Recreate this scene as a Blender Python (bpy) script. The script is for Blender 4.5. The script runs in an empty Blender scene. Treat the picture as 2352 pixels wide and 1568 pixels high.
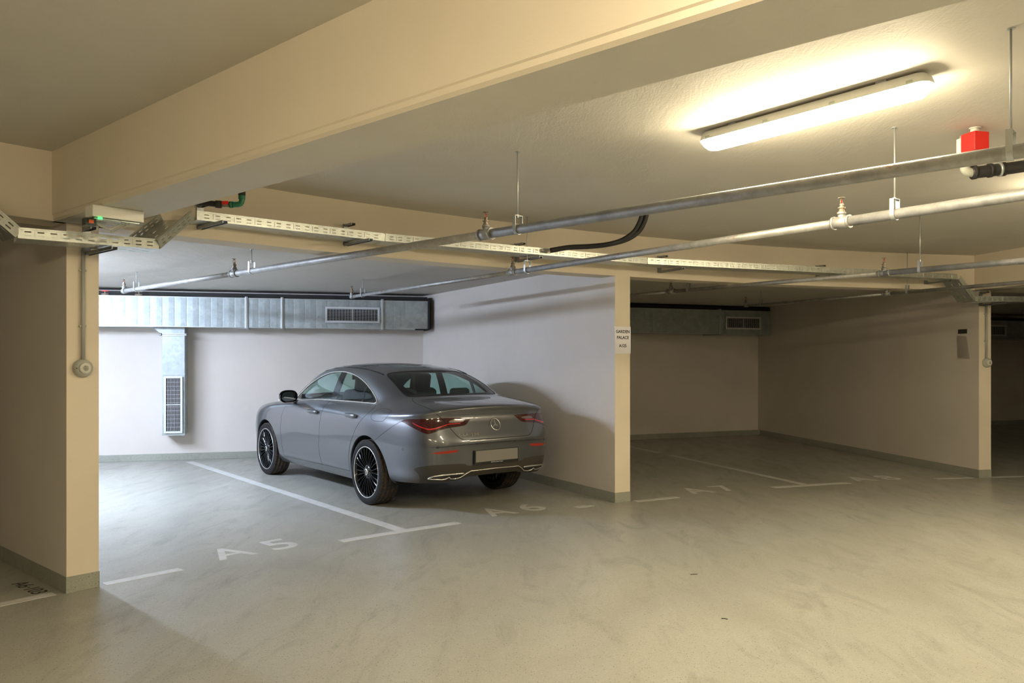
import bpy, bmesh, math, random
import numpy as np
from mathutils import Vector, Matrix
from mathutils.bvhtree import BVHTree
random.seed(7)
D = bpy.data
SC = bpy.context.scene
COL = SC.collection
PI = math.pi
R = math.radians

# ---------------------------------------------------------------- camera, exposure, world
EYE = 1.4818                       # camera height (m)
cd = D.cameras.new('camera'); cam = D.objects.new('camera', cd); COL.objects.link(cam)
cam.location = (0, 0, EYE); cam.rotation_euler = (PI/2, 0, 0)
cd.sensor_width = 36; cd.lens = 1820/2352*36
cd.shift_y = 42/2352
cd.clip_start = 0.05; cd.clip_end = 100
SC.camera = cam
SC.view_settings.view_transform = 'Standard'
SC.view_settings.look = 'None'
SC.view_settings.gamma = 1
SC.view_settings.exposure = 0.0
SC.view_settings.use_curve_mapping = False
w = D.worlds.new('world'); SC.world = w; w.use_nodes = True
w.node_tree.nodes['Background'].inputs[0].default_value = (0.02, 0.018, 0.014, 1)
w.node_tree.nodes['Background'].inputs[1].default_value = 0.3
WARM = (1.0, 0.845, 0.555)          # fluorescent tubes of the aisle
COOL = (0.665, 0.785, 1.0)           # tube in the car's bay
E_WARM = 134.0
E_COOL = 330.0

# ---------------------------------------------------------------- plan of the garage
# The garage is a ring: walls, beams, pipes and bay lines all point at one centre.
CX, CY = 8.435, -4.78
def P(r, deg, z=None):
    x = CX + r*math.cos(R(deg)); y = CY + r*math.sin(R(deg))
    return (x, y) if z is None else (x, y, z)
R0 = 14.93                         # fronts of the piers
TH_L, TH_M, TH_R = 138.58, 119.2, 99.65
Z_BEAM, Z_BAY, Z_AISLE, Z_PIPE = 2.351, 2.496, 2.785, 2.298

# ---------------------------------------------------------------- materials
MATS = {}
def nt(name):
    m = D.materials.new(name); m.use_nodes = True
    t = m.node_tree; b = t.nodes['Principled BSDF']
    MATS[name] = m
    return m, t, b
def plain(name, col, rough=.5, metal=0.0, **kw):
    m, t, b = nt(name)
    b.inputs['Base Color'].default_value = (*col, 1)
    b.inputs['Roughness'].default_value = rough
    b.inputs['Metallic'].default_value = metal
    for k, v in kw.items(): b.inputs[k.replace('_', ' ')].default_value = v
    return m
def node(t, typ, **kw):
    n = t.nodes.new(typ)
    for k, v in kw.items(): setattr(n, k, v)
    return n
def noise(t, vec, scale, detail=4, rough=.55, dist=0):
    n = node(t, 'ShaderNodeTexNoise'); n.inputs['Scale'].default_value = scale
    n.inputs['Detail'].default_value = detail; n.inputs['Roughness'].default_value = rough
    n.inputs['Distortion'].default_value = dist
    t.links.new(vec, n.inputs['Vector']); return n.outputs['Fac']
def ramp(t, fac, stops):
    n = node(t, 'ShaderNodeValToRGB'); e = n.color_ramp.elements
    while len(e) > 1: e.remove(e[-1])
    e[0].position = stops[0][0]; e[0].color = (*stops[0][1], 1)
    for p, c in stops[1:]:
        x = e.new(p); x.color = (*c, 1)
    t.links.new(fac, n.inputs['Fac']); return n.outputs['Color']
def mixc(t, fac, a, b, mode='MIX'):
    n = node(t, 'ShaderNodeMix', data_type='RGBA', blend_type=mode)
    for s, v in ((n.inputs[0], fac), (n.inputs[6], a), (n.inputs[7], b)):
        if isinstance(v, (int, float)): s.default_value = v
        elif isinstance(v, tuple): s.default_value = (*v, 1)
        else: t.links.new(v, s)
    return n.outputs[2]
def bump(t, b, h, strength=.2, dist=.01, prev=None):
    n = node(t, 'ShaderNodeBump'); n.inputs['Strength'].default_value = strength
    n.inputs['Distance'].default_value = dist
    t.links.new(h, n.inputs['Height'])
    if prev is not None: t.links.new(prev, n.inputs['Normal'])
    t.links.new(n.outputs[0], b.inputs['Normal']); return n.outputs[0]
def pos(t): return node(t, 'ShaderNodeNewGeometry').outputs['Position']
def mapping(t, vec, scale=(1, 1, 1), rot=(0, 0, 0)):
    n = node(t, 'ShaderNodeMapping'); n.inputs['Scale'].default_value = scale
    n.inputs['Rotation'].default_value = rot
    t.links.new(vec, n.inputs['Vector']); return n.outputs[0]

def plaster(name, c1, c2, rough=.85, bscale=90, bstr=.18, scratch=0.0):
    m, t, b = nt(name); p = pos(t)
    f = noise(t, p, 1.3, 5, .6)
    col = ramp(t, f, [(.3, c1), (.7, c2)])
    sp = noise(t, p, 14, 3, .6)
    col = mixc(t, ramp(t, sp, [(.70, (0, 0, 0)), (.78, (.12, .12, .12))]), col, (.30, .25, .19))
    t.links.new(col, b.inputs['Base Color']); b.inputs['Roughness'].default_value = rough
    n1 = bump(t, b, noise(t, p, bscale, 4, .6), bstr, .004)
    n2 = bump(t, b, noise(t, p, 5, 3, .5), .25, .01, n1)
    if scratch:
        mp = mapping(t, p, (1.2, .35, 1), (0, 0, R(40)))
        mu = node(t, 'ShaderNodeTexNoise', noise_type='RIDGED_MULTIFRACTAL')
        mu.inputs['Scale'].default_value = 1.7; mu.inputs['Detail'].default_value = 3
        t.links.new(mp, mu.inputs['Vector'])
        h = ramp(t, mu.outputs['Fac'], [(.72, (0, 0, 0)), (.9, (1, 1, 1))])
        n3 = bump(t, b, h, scratch, .008, n2)
        mp = mapping(t, p, (1.0, .25, 1), (0, 0, R(-20)))
        bump(t, b, noise(t, mp, 6, 5, .7, .6), .35, .01, n3)
    return m
M_WALL = plaster('wall_plaster', (.615, .565, .52), (.66, .61, .565))
M_BEAM = plaster('beam_paint', (.67, .595, .485), (.71, .635, .52))
M_CEIL = plaster('ceiling_plaster', (.60, .57, .52), (.65, .62, .565), .7, 60, .3, .8)

def floor_mat(name, base, dark):
    m, t, b = nt(name); p = pos(t)
    f = noise(t, mapping(t, p, (1, .5, 1), (0, 0, R(35))), .9, 6, .62, .8)
    col = ramp(t, f, [(.28, dark), (.62, base)])
    f2 = noise(t, mapping(t, p, (1.6, .5, 1), (0, 0, R(-20))), 2.4, 5, .65, 1.2)
    col = mixc(t, ramp(t, f2, [(.54, (0, 0, 0)), (.72, (.52, .52, .52))]), col, tuple(c*.70 for c in dark))
    v = node(t, 'ShaderNodeTexVoronoi'); v.inputs['Scale'].default_value = 75
    t.links.new(p, v.inputs['Vector'])
    lt = ramp(t, v.outputs['Distance'], [(.0, (1, 1, 1)), (.17, (1, 1, 1)), (.24, (0, 0, 0))])
    sepr = node(t, 'ShaderNodeSeparateColor'); t.links.new(v.outputs['Color'], sepr.inputs[0])
    few = ramp(t, sepr.outputs[0], [(.70, (0, 0, 0)), (.72, (1, 1, 1))])
    few2 = ramp(t, sepr.outputs[1], [(.92, (0, 0, 0)), (.94, (1, 1, 1))])
    mk = mixc(t, 1.0, lt, few, 'MULTIPLY'); mk2 = mixc(t, 1.0, lt, few2, 'MULTIPLY')
    col = mixc(t, mk, col, (.09, .085, .075)); col = mixc(t, mk2, col, tuple(min(1, c*1.3) for c in base))
    v2 = node(t, 'ShaderNodeTexVoronoi'); v2.inputs['Scale'].default_value = 210
    t.links.new(p, v2.inputs['Vector'])
    s2 = node(t, 'ShaderNodeSeparateColor'); t.links.new(v2.outputs['Color'], s2.inputs[0])
    g = ramp(t, s2.outputs[0], [(0, (.88, .88, .88)), (1, (1.1, 1.1, 1.1))])
    col = mixc(t, 1.0, col, g, 'MULTIPLY')
    t.links.new(col, b.inputs['Base Color'])
    rr = ramp(t, f2, [(.35, (.30, .30, .30)), (.7, (.46, .46, .46))])
    t.links.new(rr, b.inputs['Roughness'])
    b.inputs['Specular IOR Level'].default_value = .45
    bump(t, b, noise(t, p, 40, 3, .5), .06, .004)
    return m
M_FLOOR = floor_mat('floor_epoxy', (.385, .385, .345), (.315, .312, .275))
M_BASE = floor_mat('baseboard_epoxy', (.33, .34, .295), (.27, .275, .235))

def paint_line():
    m, t, b = nt('white_floor_paint'); p = pos(t)
    f = noise(t, p, 9, 5, .7)
    col = ramp(t, f, [(.3, (.50, .50, .485)), (.6, (.64, .64, .63))])
    t.links.new(col, b.inputs['Base Color']); b.inputs['Roughness'].default_value = .45
    bump(t, b, noise(t, p, 60, 3), .1, .003)
    return m
M_PAINT = paint_line()

def galv(name, base, rough=.42, metal=.85, sc=14, rust=0.0, var=.16):
    m, t, b = nt(name); p = pos(t)
    v = node(t, 'ShaderNodeTexVoronoi'); v.inputs['Scale'].default_value = sc*4
    t.links.new(p, v.inputs['Vector'])
    s = node(t, 'ShaderNodeSeparateColor'); t.links.new(v.outputs['Color'], s.inputs[0])
    f = noise(t, p, sc, 4, .6)
    col = ramp(t, f, [(.3, tuple(c*(1-var) for c in base)), (.7, tuple(c*(1+var*.5) for c in base))])
    col = mixc(t, .08, col, s.outputs[0], 'OVERLAY')
    if rust:
        col = mixc(t, ramp(t, noise(t, p, 11, 4, .7), [(1-rust, (0, 0, 0)), (1.06-rust, (.8, .8, .8))]), col, (.26, .13, .06))
    t.links.new(col, b.inputs['Base Color'])
    b.inputs['Metallic'].default_value = metal; b.inputs['Roughness'].default_value = rough
    bump(t, b, f, .08, .01)
    return m
M_TRAY = galv('galvanised_tray_steel', (.58, .61, .58), .36, .8)
M_DUCT = galv('galvanised_duct_sheet', (.42, .47, .485), .50, .5, 6)
M_PIPE = galv('galvanised_pipe', (.38, .38, .37), .5, .55, 9, .36, .25)
M_STRUT = galv('bracket_steel', (.35, .36, .37), .4, .85)
M_BRASS = galv('aged_brass', (.27, .23, .18), .5, .5, 30, .45)
M_FLANGE = plain('duct_flange_zinc', (.50, .53, .54), .4, .7)
M_BLACK = plain('black_rubber', (.018, .018, .018), .55)
M_FOAM = plain('black_foam_strip', (.02, .02, .02), .95)
M_DARK = plain('dark_void', (.012, .012, .012), .9)
M_WPLAS = plain('white_plastic', (.72, .72, .68), .4)
M_GPLAS = plain('grey_plastic', (.42, .43, .38), .5)
M_GPLAS2 = plain('light_grey_plastic', (.58, .58, .52), .5)
M_CHAN = plain('grey_pvc_conduit', (.36, .37, .35), .5)
M_RED = plain('red_plastic', (.75, .02, .015), .4)
M_GREEN = plain('green_plastic_pipe', (.02, .17, .09), .4)
M_ORANGE = plain('orange_plastic', (.75, .10, .02), .4)
M_GRILLE = plain('white_grille_paint', (.66, .67, .68), .4)
M_PAPER = plain('white_paper', (.72, .72, .78), .4)
M_INK = plain('black_ink', (.015, .015, .018), .6)
M_BPLAS = plain('black_plastic', (.012, .013, .014), .35)
M_REFL = plain('tube_reflector', (.8, .8, .8), .2, .9)

def emis(name, col, strength, base=(.8, .8, .8)):
    m, t, b = nt(name)
    b.inputs['Base Color'].default_value = (*base, 1)
    b.inputs['Emission Color'].default_value = (*col, 1)
    b.inputs['Emission Strength'].default_value = strength
    return m
M_EWARM = emis('lit_warm_diffuser', WARM, E_WARM)
M_ECOOL = emis('lit_cool_diffuser', COOL, E_COOL)
M_LED = emis('green_led', (.05, 1, .15), 3, (0, .3, 0))

def glassy(name, tint, gloss_rough=.02, ior=1.45):
    m = D.materials.new(name); m.use_nodes = True; t = m.node_tree; t.nodes.clear(); MATS[name] = m
    o = node(t, 'ShaderNodeOutputMaterial'); tr = node(t, 'ShaderNodeBsdfTransparent')
    tr.inputs[0].default_value = (*tint, 1)
    g = node(t, 'ShaderNodeBsdfGlossy'); g.inputs['Roughness'].default_value = gloss_rough
    lw = node(t, 'ShaderNodeLayerWeight'); lw.inputs[0].default_value = .5      # thin pane: same reflectance from both sides
    pw = node(t, 'ShaderNodeMath', operation='POWER'); t.links.new(lw.outputs['Facing'], pw.inputs[0]); pw.inputs[1].default_value = 4.5
    fr = node(t, 'ShaderNodeMath', operation='MULTIPLY_ADD'); t.links.new(pw.outputs[0], fr.inputs[0]); fr.inputs[1].default_value = .9; fr.inputs[2].default_value = .055
    mx = node(t, 'ShaderNodeMixShader')
    t.links.new(fr.outputs[0], mx.inputs[0]); t.links.new(tr.outputs[0], mx.inputs[1]); t.links.new(g.outputs[0], mx.inputs[2])
    t.links.new(mx.outputs[0], o.inputs[0]); return m
M_CLEAR = glassy('clear_plastic', (.85, .88, .85), .08)

# ---------------------------------------------------------------- helpers
class MB:
    """collects vertices and faces, then links them as ONE mesh object"""
    def __init__(s): s.v = []; s.f = []; s.m = []; s.sm = []
    def add(s, vs, fs, mi=0, smooth=False):
        o = len(s.v); s.v += [tuple(v) for v in vs]
        for f in fs: s.f.append([i+o for i in f]); s.m.append(mi); s.sm.append(smooth)
        return s
    def box(s, c, d, rz=0, mi=0, M=None):
        hx, hy, hz = d[0]/2, d[1]/2, d[2]/2
        vs = [Vector((x, y, z)) for x in (-hx, hx) for y in (-hy, hy) for z in (-hz, hz)]
        if M is None: M = Matrix.Translation(c) @ Matrix.Rotation(rz, 4, 'Z')
        else: M = M @ Matrix.Translation(c) @ Matrix.Rotation(rz, 4, 'Z')
        vs = [M @ v for v in vs]
        return s.add(vs, [(0, 1, 3, 2), (4, 6, 7, 5), (0, 4, 5, 1), (2, 3, 7, 6), (0, 2, 6, 4), (1, 5, 7, 3)], mi)
    def prism(s, poly, z0, z1, mi=0, M=None):
        n = len(poly)
        vs = [Vector((x, y, z0)) for x, y in poly] + [Vector((x, y, z1)) for x, y in poly]
        if M is not None: vs = [M @ v for v in vs]
        a = sum(poly[i][0]*poly[(i+1) % n][1]-poly[(i+1) % n][0]*poly[i][1] for i in range(n))
        idx = list(range(n))
        if a < 0: idx = idx[::-1]
        fs = [idx[::-1], [i+n for i in idx]]
        for k in range(n):
            i, j = idx[k], idx[(k+1) % n]; fs.append((i, j, j+n, i+n))
        return s.add(vs, fs, mi)
    def ring_sector(s, r0, r1, a0, a1, z0, z1, n=40, mi=0):
        vs = []; fs = []
        for k in range(n+1):
            a = a0+(a1-a0)*k/n
            for r in (r0, r1):
                for z in (z0, z1): vs.append(P(r, a, z))
        for k in range(n):
            o = 4*k; q = 4*k+4
            fs += [(o, o+1, q+1, q), (o+2, q+2, q+3, o+3), (o, q, q+2, o+2), (o+1, o+3, q+3, q+1)]
        fs += [(0, 2, 3, 1), (4*n, 4*n+1, 4*n+3, 4*n+2)]
        return s.add(vs, fs, mi)
    def lathe(s, prof, p=(0, 0, 0), axis=(0, 0, 1), n=24, mi=0, smooth=True, closed=False, ang0=0, caps=True):
        """prof: list of (radius, height along axis)"""
        q = Vector((0, 0, 1)).rotation_difference(Vector(axis).normalized()).to_matrix()
        vs = []; fs = []; p = Vector(p)
        for r, h in prof:
            for k in range(n):
                a = 2*PI*k/n+ang0; vs.append(p + q @ Vector((r*math.cos(a), r*math.sin(a), h)))
        L = len(prof)
        for i in range(L-1 if not closed else L):
            for k in range(n):
                a, b = i*n+k, i*n+(k+1) % n; c, d = ((i+1) % L)*n+(k+1) % n, ((i+1) % L)*n+k
                fs.append((a, b, c, d))
        s.add(vs, fs, mi, smooth)
        if not closed and caps:
            o = len(s.v)-len(vs)
            for st, rev in ((0, True), ((L-1)*n, False)):
                if prof[0 if rev else -1][0] > 1e-5:
                    idx = [o+st+k for k in range(n)]
                    s.f.append(idx[::-1] if rev else idx); s.m.append(mi); s.sm.append(False)
        return s
    def cyl(s, a, b, r, n=16, mi=0, r2=None, smooth=True):
        a = Vector(a); b = Vector(b)
        return s.lathe([(r, 0), (r if r2 is None else r2, (b-a).length)], a, b-a, n, mi, smooth)
    def tube(s, pts, r, n=8, mi=0, closed=False, cap=True, flat=None, up=None):
        pts = [Vector(p) for p in pts]; N = len(pts); vs = []; fs = []
        prev = None
        for i, p in enumerate(pts):
            if closed: t = pts[(i+1) % N]-pts[i-1]
            else: t = pts[min(i+1, N-1)]-pts[max(i-1, 0)]
            if t.length < 1e-9: t = Vector((0, 0, 1))
            t.normalize()
            if up is not None: u = Vector(up)
            elif prev is not None: u = prev
            else: u = Vector((0, 0, 1)) if abs(t.z) < .9 else Vector((1, 0, 0))
            x = t.cross(u)
            if x.length < 1e-6: x = t.orthogonal()
            x.normalize(); y = x.cross(t).normalized(); prev = y
            rr = r[i] if isinstance(r, (list, tuple)) else r
            for k in range(n):
                a = 2*PI*k/n
                vs.append(p + x*math.cos(a)*rr + y*math.sin(a)*rr*(flat or 1))
        for i in range(N if closed else N-1):
            for k in range(n):
                j = (i+1) % N
                fs.append((i*n+k, i*n+(k+1) % n, j*n+(k+1) % n, j*n+k))
        if cap and not closed:
            fs.append([k for k in range(n)][::-1]); fs.append([(N-1)*n+k for k in range(n)])
        return s.add(vs, fs, mi, True)
    def plate_slots(s, L, H, slots, M, mi=0):
        """flat plate in local xz (length L, height H) with rectangular openings (x0,x1,z0,z1) on a regular grid"""
        xs = sorted({0, L} | {a for q in slots for a in q[:2]}); zs = sorted({0, H} | {a for q in slots for a in q[2:]})
        S = {(round(q[0], 5), round(q[2], 5)) for q in slots}
        vs = [M @ Vector((x, 0, z)) for x in xs for z in zs]; fs = []
        nz = len(zs)
        for i in range(len(xs)-1):
            for j in range(nz-1):
                if (round(xs[i], 5), round(zs[j], 5)) in S: continue
                fs.append((i*nz+j, (i+1)*nz+j, (i+1)*nz+j+1, i*nz+j+1))
        return s.add(vs, fs, mi)
    def build(s, name, mats, parent=None, loc=None, rz=0, bevel=0, seg=2, solid=0):
        me = D.meshes.new(name); me.from_pydata(s.v, [], s.f)
        if not isinstance(mats, (list, tuple)): mats = [mats]
        for m in mats: me.materials.append(m)
        me.polygons.foreach_set('material_index', s.m); me.polygons.foreach_set('use_smooth', s.sm)
        me.update()
        o = D.objects.new(name, me); COL.objects.link(o)
        if parent is not None: o.parent = parent
        if loc is not None: o.location = loc
        if rz: o.rotation_euler[2] = rz
        if bevel:
            b = o.modifiers.new('bevel', 'BEVEL'); b.width = bevel; b.segments = seg; b.limit_method = 'ANGLE'; b.angle_limit = R(35)
        if solid:
            b = o.modifiers.new('solid', 'SOLIDIFY'); b.thickness = solid; b.offset = 0
        return o
def tag(o, label=None, cat=None, group=None, kind=None):
    if label: o['label'] = label
    if cat: o['category'] = cat
    if group: o['group'] = group
    if kind: o['kind'] = kind
    return o
def thing(name, label, cat, loc=(0, 0, 0), rz=0, group=None):
    o = D.objects.new(name, None); COL.objects.link(o); o.location = loc; o.rotation_euler[2] = rz
    o.empty_display_size = .1
    return tag(o, label, cat, group)
def struct(o, label=None, cat=None):
    o['kind'] = 'structure'
    if label: o['label'] = label
    if cat: o['category'] = cat
    return o
def dup(root, loc=None, rz=None, label=None, group=None):
    r = root.copy(); COL.objects.link(r)
    if loc is not None: r.location = loc
    if rz is not None: r.rotation_euler[2] = rz
    if label: r['label'] = label
    if group: r['group'] = group
    for ch in list(root.children):
        c = ch.copy(); COL.objects.link(c); c.parent = r
        for g in list(ch.children):
            d = g.copy(); COL.objects.link(d); d.parent = c
    return r
def text_mesh(body, size, extrude=0.0, align='CENTER', spacing=1.0, bold=0.0):
    cu = D.curves.new('txt', 'FONT'); cu.body = body; cu.size = size; cu.extrude = extrude
    cu.align_x = align; cu.space_character = spacing; cu.offset = bold; cu.resolution_u = 4
    ob = D.objects.new('txt', cu); COL.objects.link(ob)
    bpy.context.view_layer.update()
    me = D.meshes.new_from_object(ob.evaluated_get(bpy.context.evaluated_depsgraph_get()))
    D.objects.remove(ob); D.curves.remove(cu)
    return me
def text_obj(name, body, size, M, mat, parent=None, **kw):
    me = text_mesh(body, size, **kw); me.name = name; me.transform(M)
    me.materials.clear(); me.materials.append(mat)
    o = D.objects.new(name, me); COL.objects.link(o)
    if parent is not None: o.parent = parent
    return o

# ---------------------------------------------------------------- room shell
def wall_slab(name, deg, r0, r1, th, z1, label):
    m = MB(); m.box(((r0+r1)/2, 0, z1/2), (r1-r0, th, z1))
    o = m.build(name, [M_WALL, M_BEAM], None, (CX, CY, 0), R(deg))
    for pl in o.data.polygons:
        if pl.normal.x < -.9: pl.material_index = 1
    return struct(o, label, 'wall')
TH = .195
wall_slab('wall_left', TH_L, R0, 23.5, TH, Z_BEAM+.3, 'cream bay wall at left whose narrow end carries a round grey siren')
wall_slab('wall_middle', TH_M, R0, 23.5, TH, Z_BEAM+.3, 'bay wall right of the parked car, its narrow end carrying a paper notice')
wall_slab('wall_right', TH_R, R0, 23.0, .17, Z_BEAM+.3, 'dim bay wall at right with a small black plate')
wall_slab('wall_far_left', 158, R0, 23.0, TH, Z_BEAM+.3, 'bay wall beyond the left one, outside the view')
wall_slab('wall_far_right', 80.3, R0, 24.0, TH, Z_BEAM+.3, 'bay wall beyond the right one, outside the view')

def back_wall(name, a, b, label):
    a = Vector(a); b = Vector(b); d = b-a; L = d.length; ang = math.atan2(d.y, d.x)
    m = MB(); m.box((L/2, .12, 1.3), (L, .24, 2.6))
    o = m.build(name, M_WALL, None, (a.x, a.y, 0), ang); struct(o, label, 'wall')
    m = MB(); m.box((L/2, -.006, .05), (L, .012, .10)); 
    q = m.build('baseboard_'+name.replace('wall_', ''), M_BASE, None, (a.x, a.y, 0), ang, bevel=.003)
    struct(q, 'grey speckled skirting at the foot of the ' + label, 'baseboard')
    return (a, ang, L)
C56 = (-1.535, 12.62)
a56 = R(14.6)
BW56 = back_wall('wall_back_left', (C56[0]-11*math.cos(a56), C56[1]-11*math.sin(a56)), (C56[0]+.25*math.cos(a56), C56[1]+.25*math.sin(a56)), 'white back wall behind the parked car')
C78 = (4.868, 15.68); a78 = R(21.6)
BW78 = back_wall('wall_back_centre', (C78[0]-6.6*math.cos(a78), C78[1]-6.6*math.sin(a78)), (C78[0]+.18*math.cos(a78), C78[1]+.18*math.sin(a78)), 'dim back wall of the empty bay')
BW9 = back_wall('wall_back_right', (C78[0], C78[1]), (C78[0]+9*math.cos(R(20.6)), C78[1]+9*math.sin(R(20.6))), 'dark back wall of the far right bay')

# skirting along the dividing walls (front and both flanks in one piece each)
def skirting(name, deg, th, r1, label):
    m = MB(); e = .004; h = .105
    m.box(((R0+r1)/2-e, -th/2-e/2, h/2), (r1-R0+e, e, h)); m.box(((R0+r1)/2-e, th/2+e/2, h/2), (r1-R0+e, e, h))
    m.box((R0-e/2, 0, h/2), (e, th+2*e, h))
    struct(m.build(name, M_BASE, None, (CX, CY, 0), R(deg), bevel=.003), label, 'baseboard')
skirting('baseboard_left', TH_L, TH, 20.9, 'speckled grey skirting around the foot of the left wall')
skirting('baseboard_middle', TH_M, TH, 20.2, 'speckled grey skirting around the foot of the middle wall')
skirting('baseboard_right', TH_R, .17, 20.7, 'speckled grey skirting around the foot of the right wall')

m = MB(); m.box((3, 8, -.1), (36, 36, .2)); struct(m.build('floor', M_FLOOR), 'worn beige grey speckled garage floor', 'floor')
m = MB(); m.ring_sector(0.5, R0+.12, 20, 200, Z_AISLE, Z_AISLE+.3, 60); struct(m.build('ceiling', M_CEIL), 'plastered ceiling over the driving aisle', 'ceiling')
m = MB(); m.ring_sector(R0+.24, 25.5, 60, 175, Z_BAY, Z_BAY+.3, 50); struct(m.build('ceiling_bay', M_CEIL), 'lower plastered ceiling over the parking bays', 'ceiling')
m = MB(); m.ring_sector(R0+.002, R0+.25, 60, 175, Z_BEAM, Z_AISLE+.2, 70); struct(m.build('trim_1', M_BEAM, bevel=.006), 'long curved cream beam above the openings of the bays', 'beam')
def cross_beam(name, deg, y0, y1, r0, r1, label):
    m = MB()
    c = .018
    prof = [(y0, Z_BEAM+c*.6), (y0+c*.5, Z_BEAM), (y1-.016, Z_BEAM), (y1-.004, Z_BEAM+.012), (y1-.006, Z_BEAM+.034), (y1, Z_BEAM+.040), (y1, Z_AISLE+.1), (y0, Z_AISLE+.1)]
    M = Matrix(((0, 0, 1, 0), (1, 0, 0, 0), (0, 1, 0, 0), (0, 0, 0, 1)))
    m.prism(prof, r0, r1, 0, M)
    o = m.build(name, [M_BEAM, M_CEIL], None, (CX, CY, 0), R(deg))
    for pl in o.data.polygons:
        if pl.normal.z < -.9: pl.material_index = 1
    struct(o, label, 'beam')
# local +y of the frame is towards larger angles (left in the picture)
cross_beam('trim_2', 138.7, -.20, .15, 5.0, R0+.05, 'deep cream beam crossing the ceiling from upper right to the left pier')
cross_beam('trim_3', 99.65, -.2, .15, 5.0, R0+.05, 'cross beam at the right edge above the right pier')
# inner ring wall behind the camera and closing walls left and right
m = MB(); m.ring_sector(4.6, 4.8, 20, 200, 0, Z_AISLE+.05, 40); struct(m.build('wall_inner', M_WALL), 'curved inner wall of the driving aisle', 'wall')
m = MB(); m.box((13, 0, 1.4), (17, .2, 2.8)); struct(m.build('wall_side_left', M_WALL, None, (CX, CY, 0), R(176)), 'wall closing the garage on the left', 'wall')
m = MB(); m.box((14, 0, 1.4), (19, .2, 2.8)); struct(m.build('wall_side_right', M_WALL, None, (CX, CY, 0), R(61)), 'wall closing the garage on the right', 'wall')

# ---------------------------------------------------------------- painted marks on the floor
def mark(name, bm, label, cat, group=None):
    o = bm.build(name, M_PAINT); return tag(o, label, cat, group)
def radial_strip(mb, deg, r0, r1, wd, z=.0012, n=8):
    M = Matrix.Translation((CX, CY, 0)) @ Matrix.Rotation(R(deg), 4, 'Z')
    mb.box(((r0+r1)/2, 0, z/2), (r1-r0, wd, z), M=M)
def tang_strip(mb, a0, a1, r, wd, z=.0016):
    mb.ring_sector(r-wd/2, r+wd/2, a0, a1, 0, z, 6)
G1 = 'white painted lines on the garage floor'
m = MB(); radial_strip(m, 128.84, 14.99, 20.95, .105); tang_strip(m, 126.65, 131.15, 14.945, .10)
mark('bay_line', m, 'long white T-shaped floor line left of the parked car', 'floor marking', G1)
m = MB(); radial_strip(m, 109.25, 15.05, 18.1, .10); radial_strip(m, 109.3, 18.45, 19.95, .10); tang_strip(m, 107.0, 111.15, 14.985, .10)
mark('bay_line', m, 'white T-shaped floor line in the dim empty bay', 'floor marking', G1)
for a0, a1, rr, lb in ((136.05, 138.02, 14.97, 'short white dash on the floor right of the left pier'),
                       (139.15, 141.5, 14.99, 'white dash on the floor left of the left pier, beside black handwriting'),
                       (116.5, 118.65, 14.90, 'short white dash right of the pier with the notice'),
                       (100.15, 102.15, 14.985, 'short white dash left of the right pier'),
                       (96.0, 99.15, 14.98, 'white dash right of the right pier at the picture edge')):
    m = MB(); tang_strip(m, a0, a1, rr, .085); mark('stop_line', m, lb, 'floor marking', G1)
m = MB(); M_ = Matrix.Translation(P(14.93, 121.05, 0)) @ Matrix.Rotation(R(121.05-90), 4, 'Z')
m.prism([(-.10, -.04), (-.02, -.055), (.03, -.04), (.10, -.03), (.09, .02), (.05, .03), (.02, .055), (-.11, .045)], 0, .0013, 0, M_)
mark('paint_patch', m, 'small worn patch of white paint left of the pier with the notice', 'floor marking')
def stencil(body, deg, r, label):
    """two stencilled characters, tops pointing into the bay"""
    M0 = Matrix.Translation(P(r, deg, .0007)) @ Matrix.Rotation(R(deg-90), 4, 'Z')
    me = D.meshes.new('bay_number'); bm = bmesh.new()
    for k, ch in enumerate(body):
        t = text_mesh(ch, 1.0, .0006, bold=.012)
        xs = [v.co.x for v in t.vertices]; ys = [v.co.y for v in t.vertices]
        x0, x1, y0, y1 = min(xs), max(xs), min(ys), max(ys)
        wd = .31 if ch == 'A' else .235
        S = Matrix.Translation((-.20+.41*k, 0, 0)) @ Matrix.Diagonal((wd/(x1-x0), .36/(y1-y0), 1, 1)) @ Matrix.Translation((-(x0+x1)/2, -y0, 0))
        t.transform(M0 @ S); bm.from_mesh(t); D.meshes.remove(t)
    bm.to_mesh(me); bm.free(); me.materials.append(M_PAINT)
    o = D.objects.new('bay_number', me); COL.objects.link(o)
    tag(o, label, 'floor marking', 'stencilled bay numbers')
stencil('A5', 133.55, 15.00, 'white stencilled A 5 on the floor of the bright bay')
stencil('A6', 123.72, 15.00, 'white stencilled A 6 on the floor behind the parked car')
stencil('A7', 114.05, 14.98, 'faint stencilled A 7 on the floor in the dim bay')
stencil('A8', 104.95, 15.03, 'faint stencilled A 8 on the floor near the right wall')
Mh = Matrix.Translation((-3.31, 5.235, .0005)) @ Matrix.Rotation(R(-39), 4, 'Z')
o = text_obj('floor_handwriting', 'A6\u00b7103', .135, Mh, M_INK, extrude=.0004, align='LEFT', spacing=.95)
tag(o, 'black handwritten A6 103 on the floor at the far left', 'floor writing')
for x, y, a, L in ((1.23, 5.46, 10, .05), (1.198, 4.533, -20, .035)):
    m = MB(); m.tube([(0, 0, .003), (L*.5, .004, .003), (L, 0, .003)], .0022, 6)
    o = m.build('twig', plain('dark_twig', (.05, .04, .03), .8), None, (x, y, 0), R(a))
    tag(o, 'tiny dark twig on the bare floor, ' + ('the farther one below the pier with the notice' if L > .04 else 'the one nearer the camera'), 'twig', 'twigs on the floor')

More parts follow.
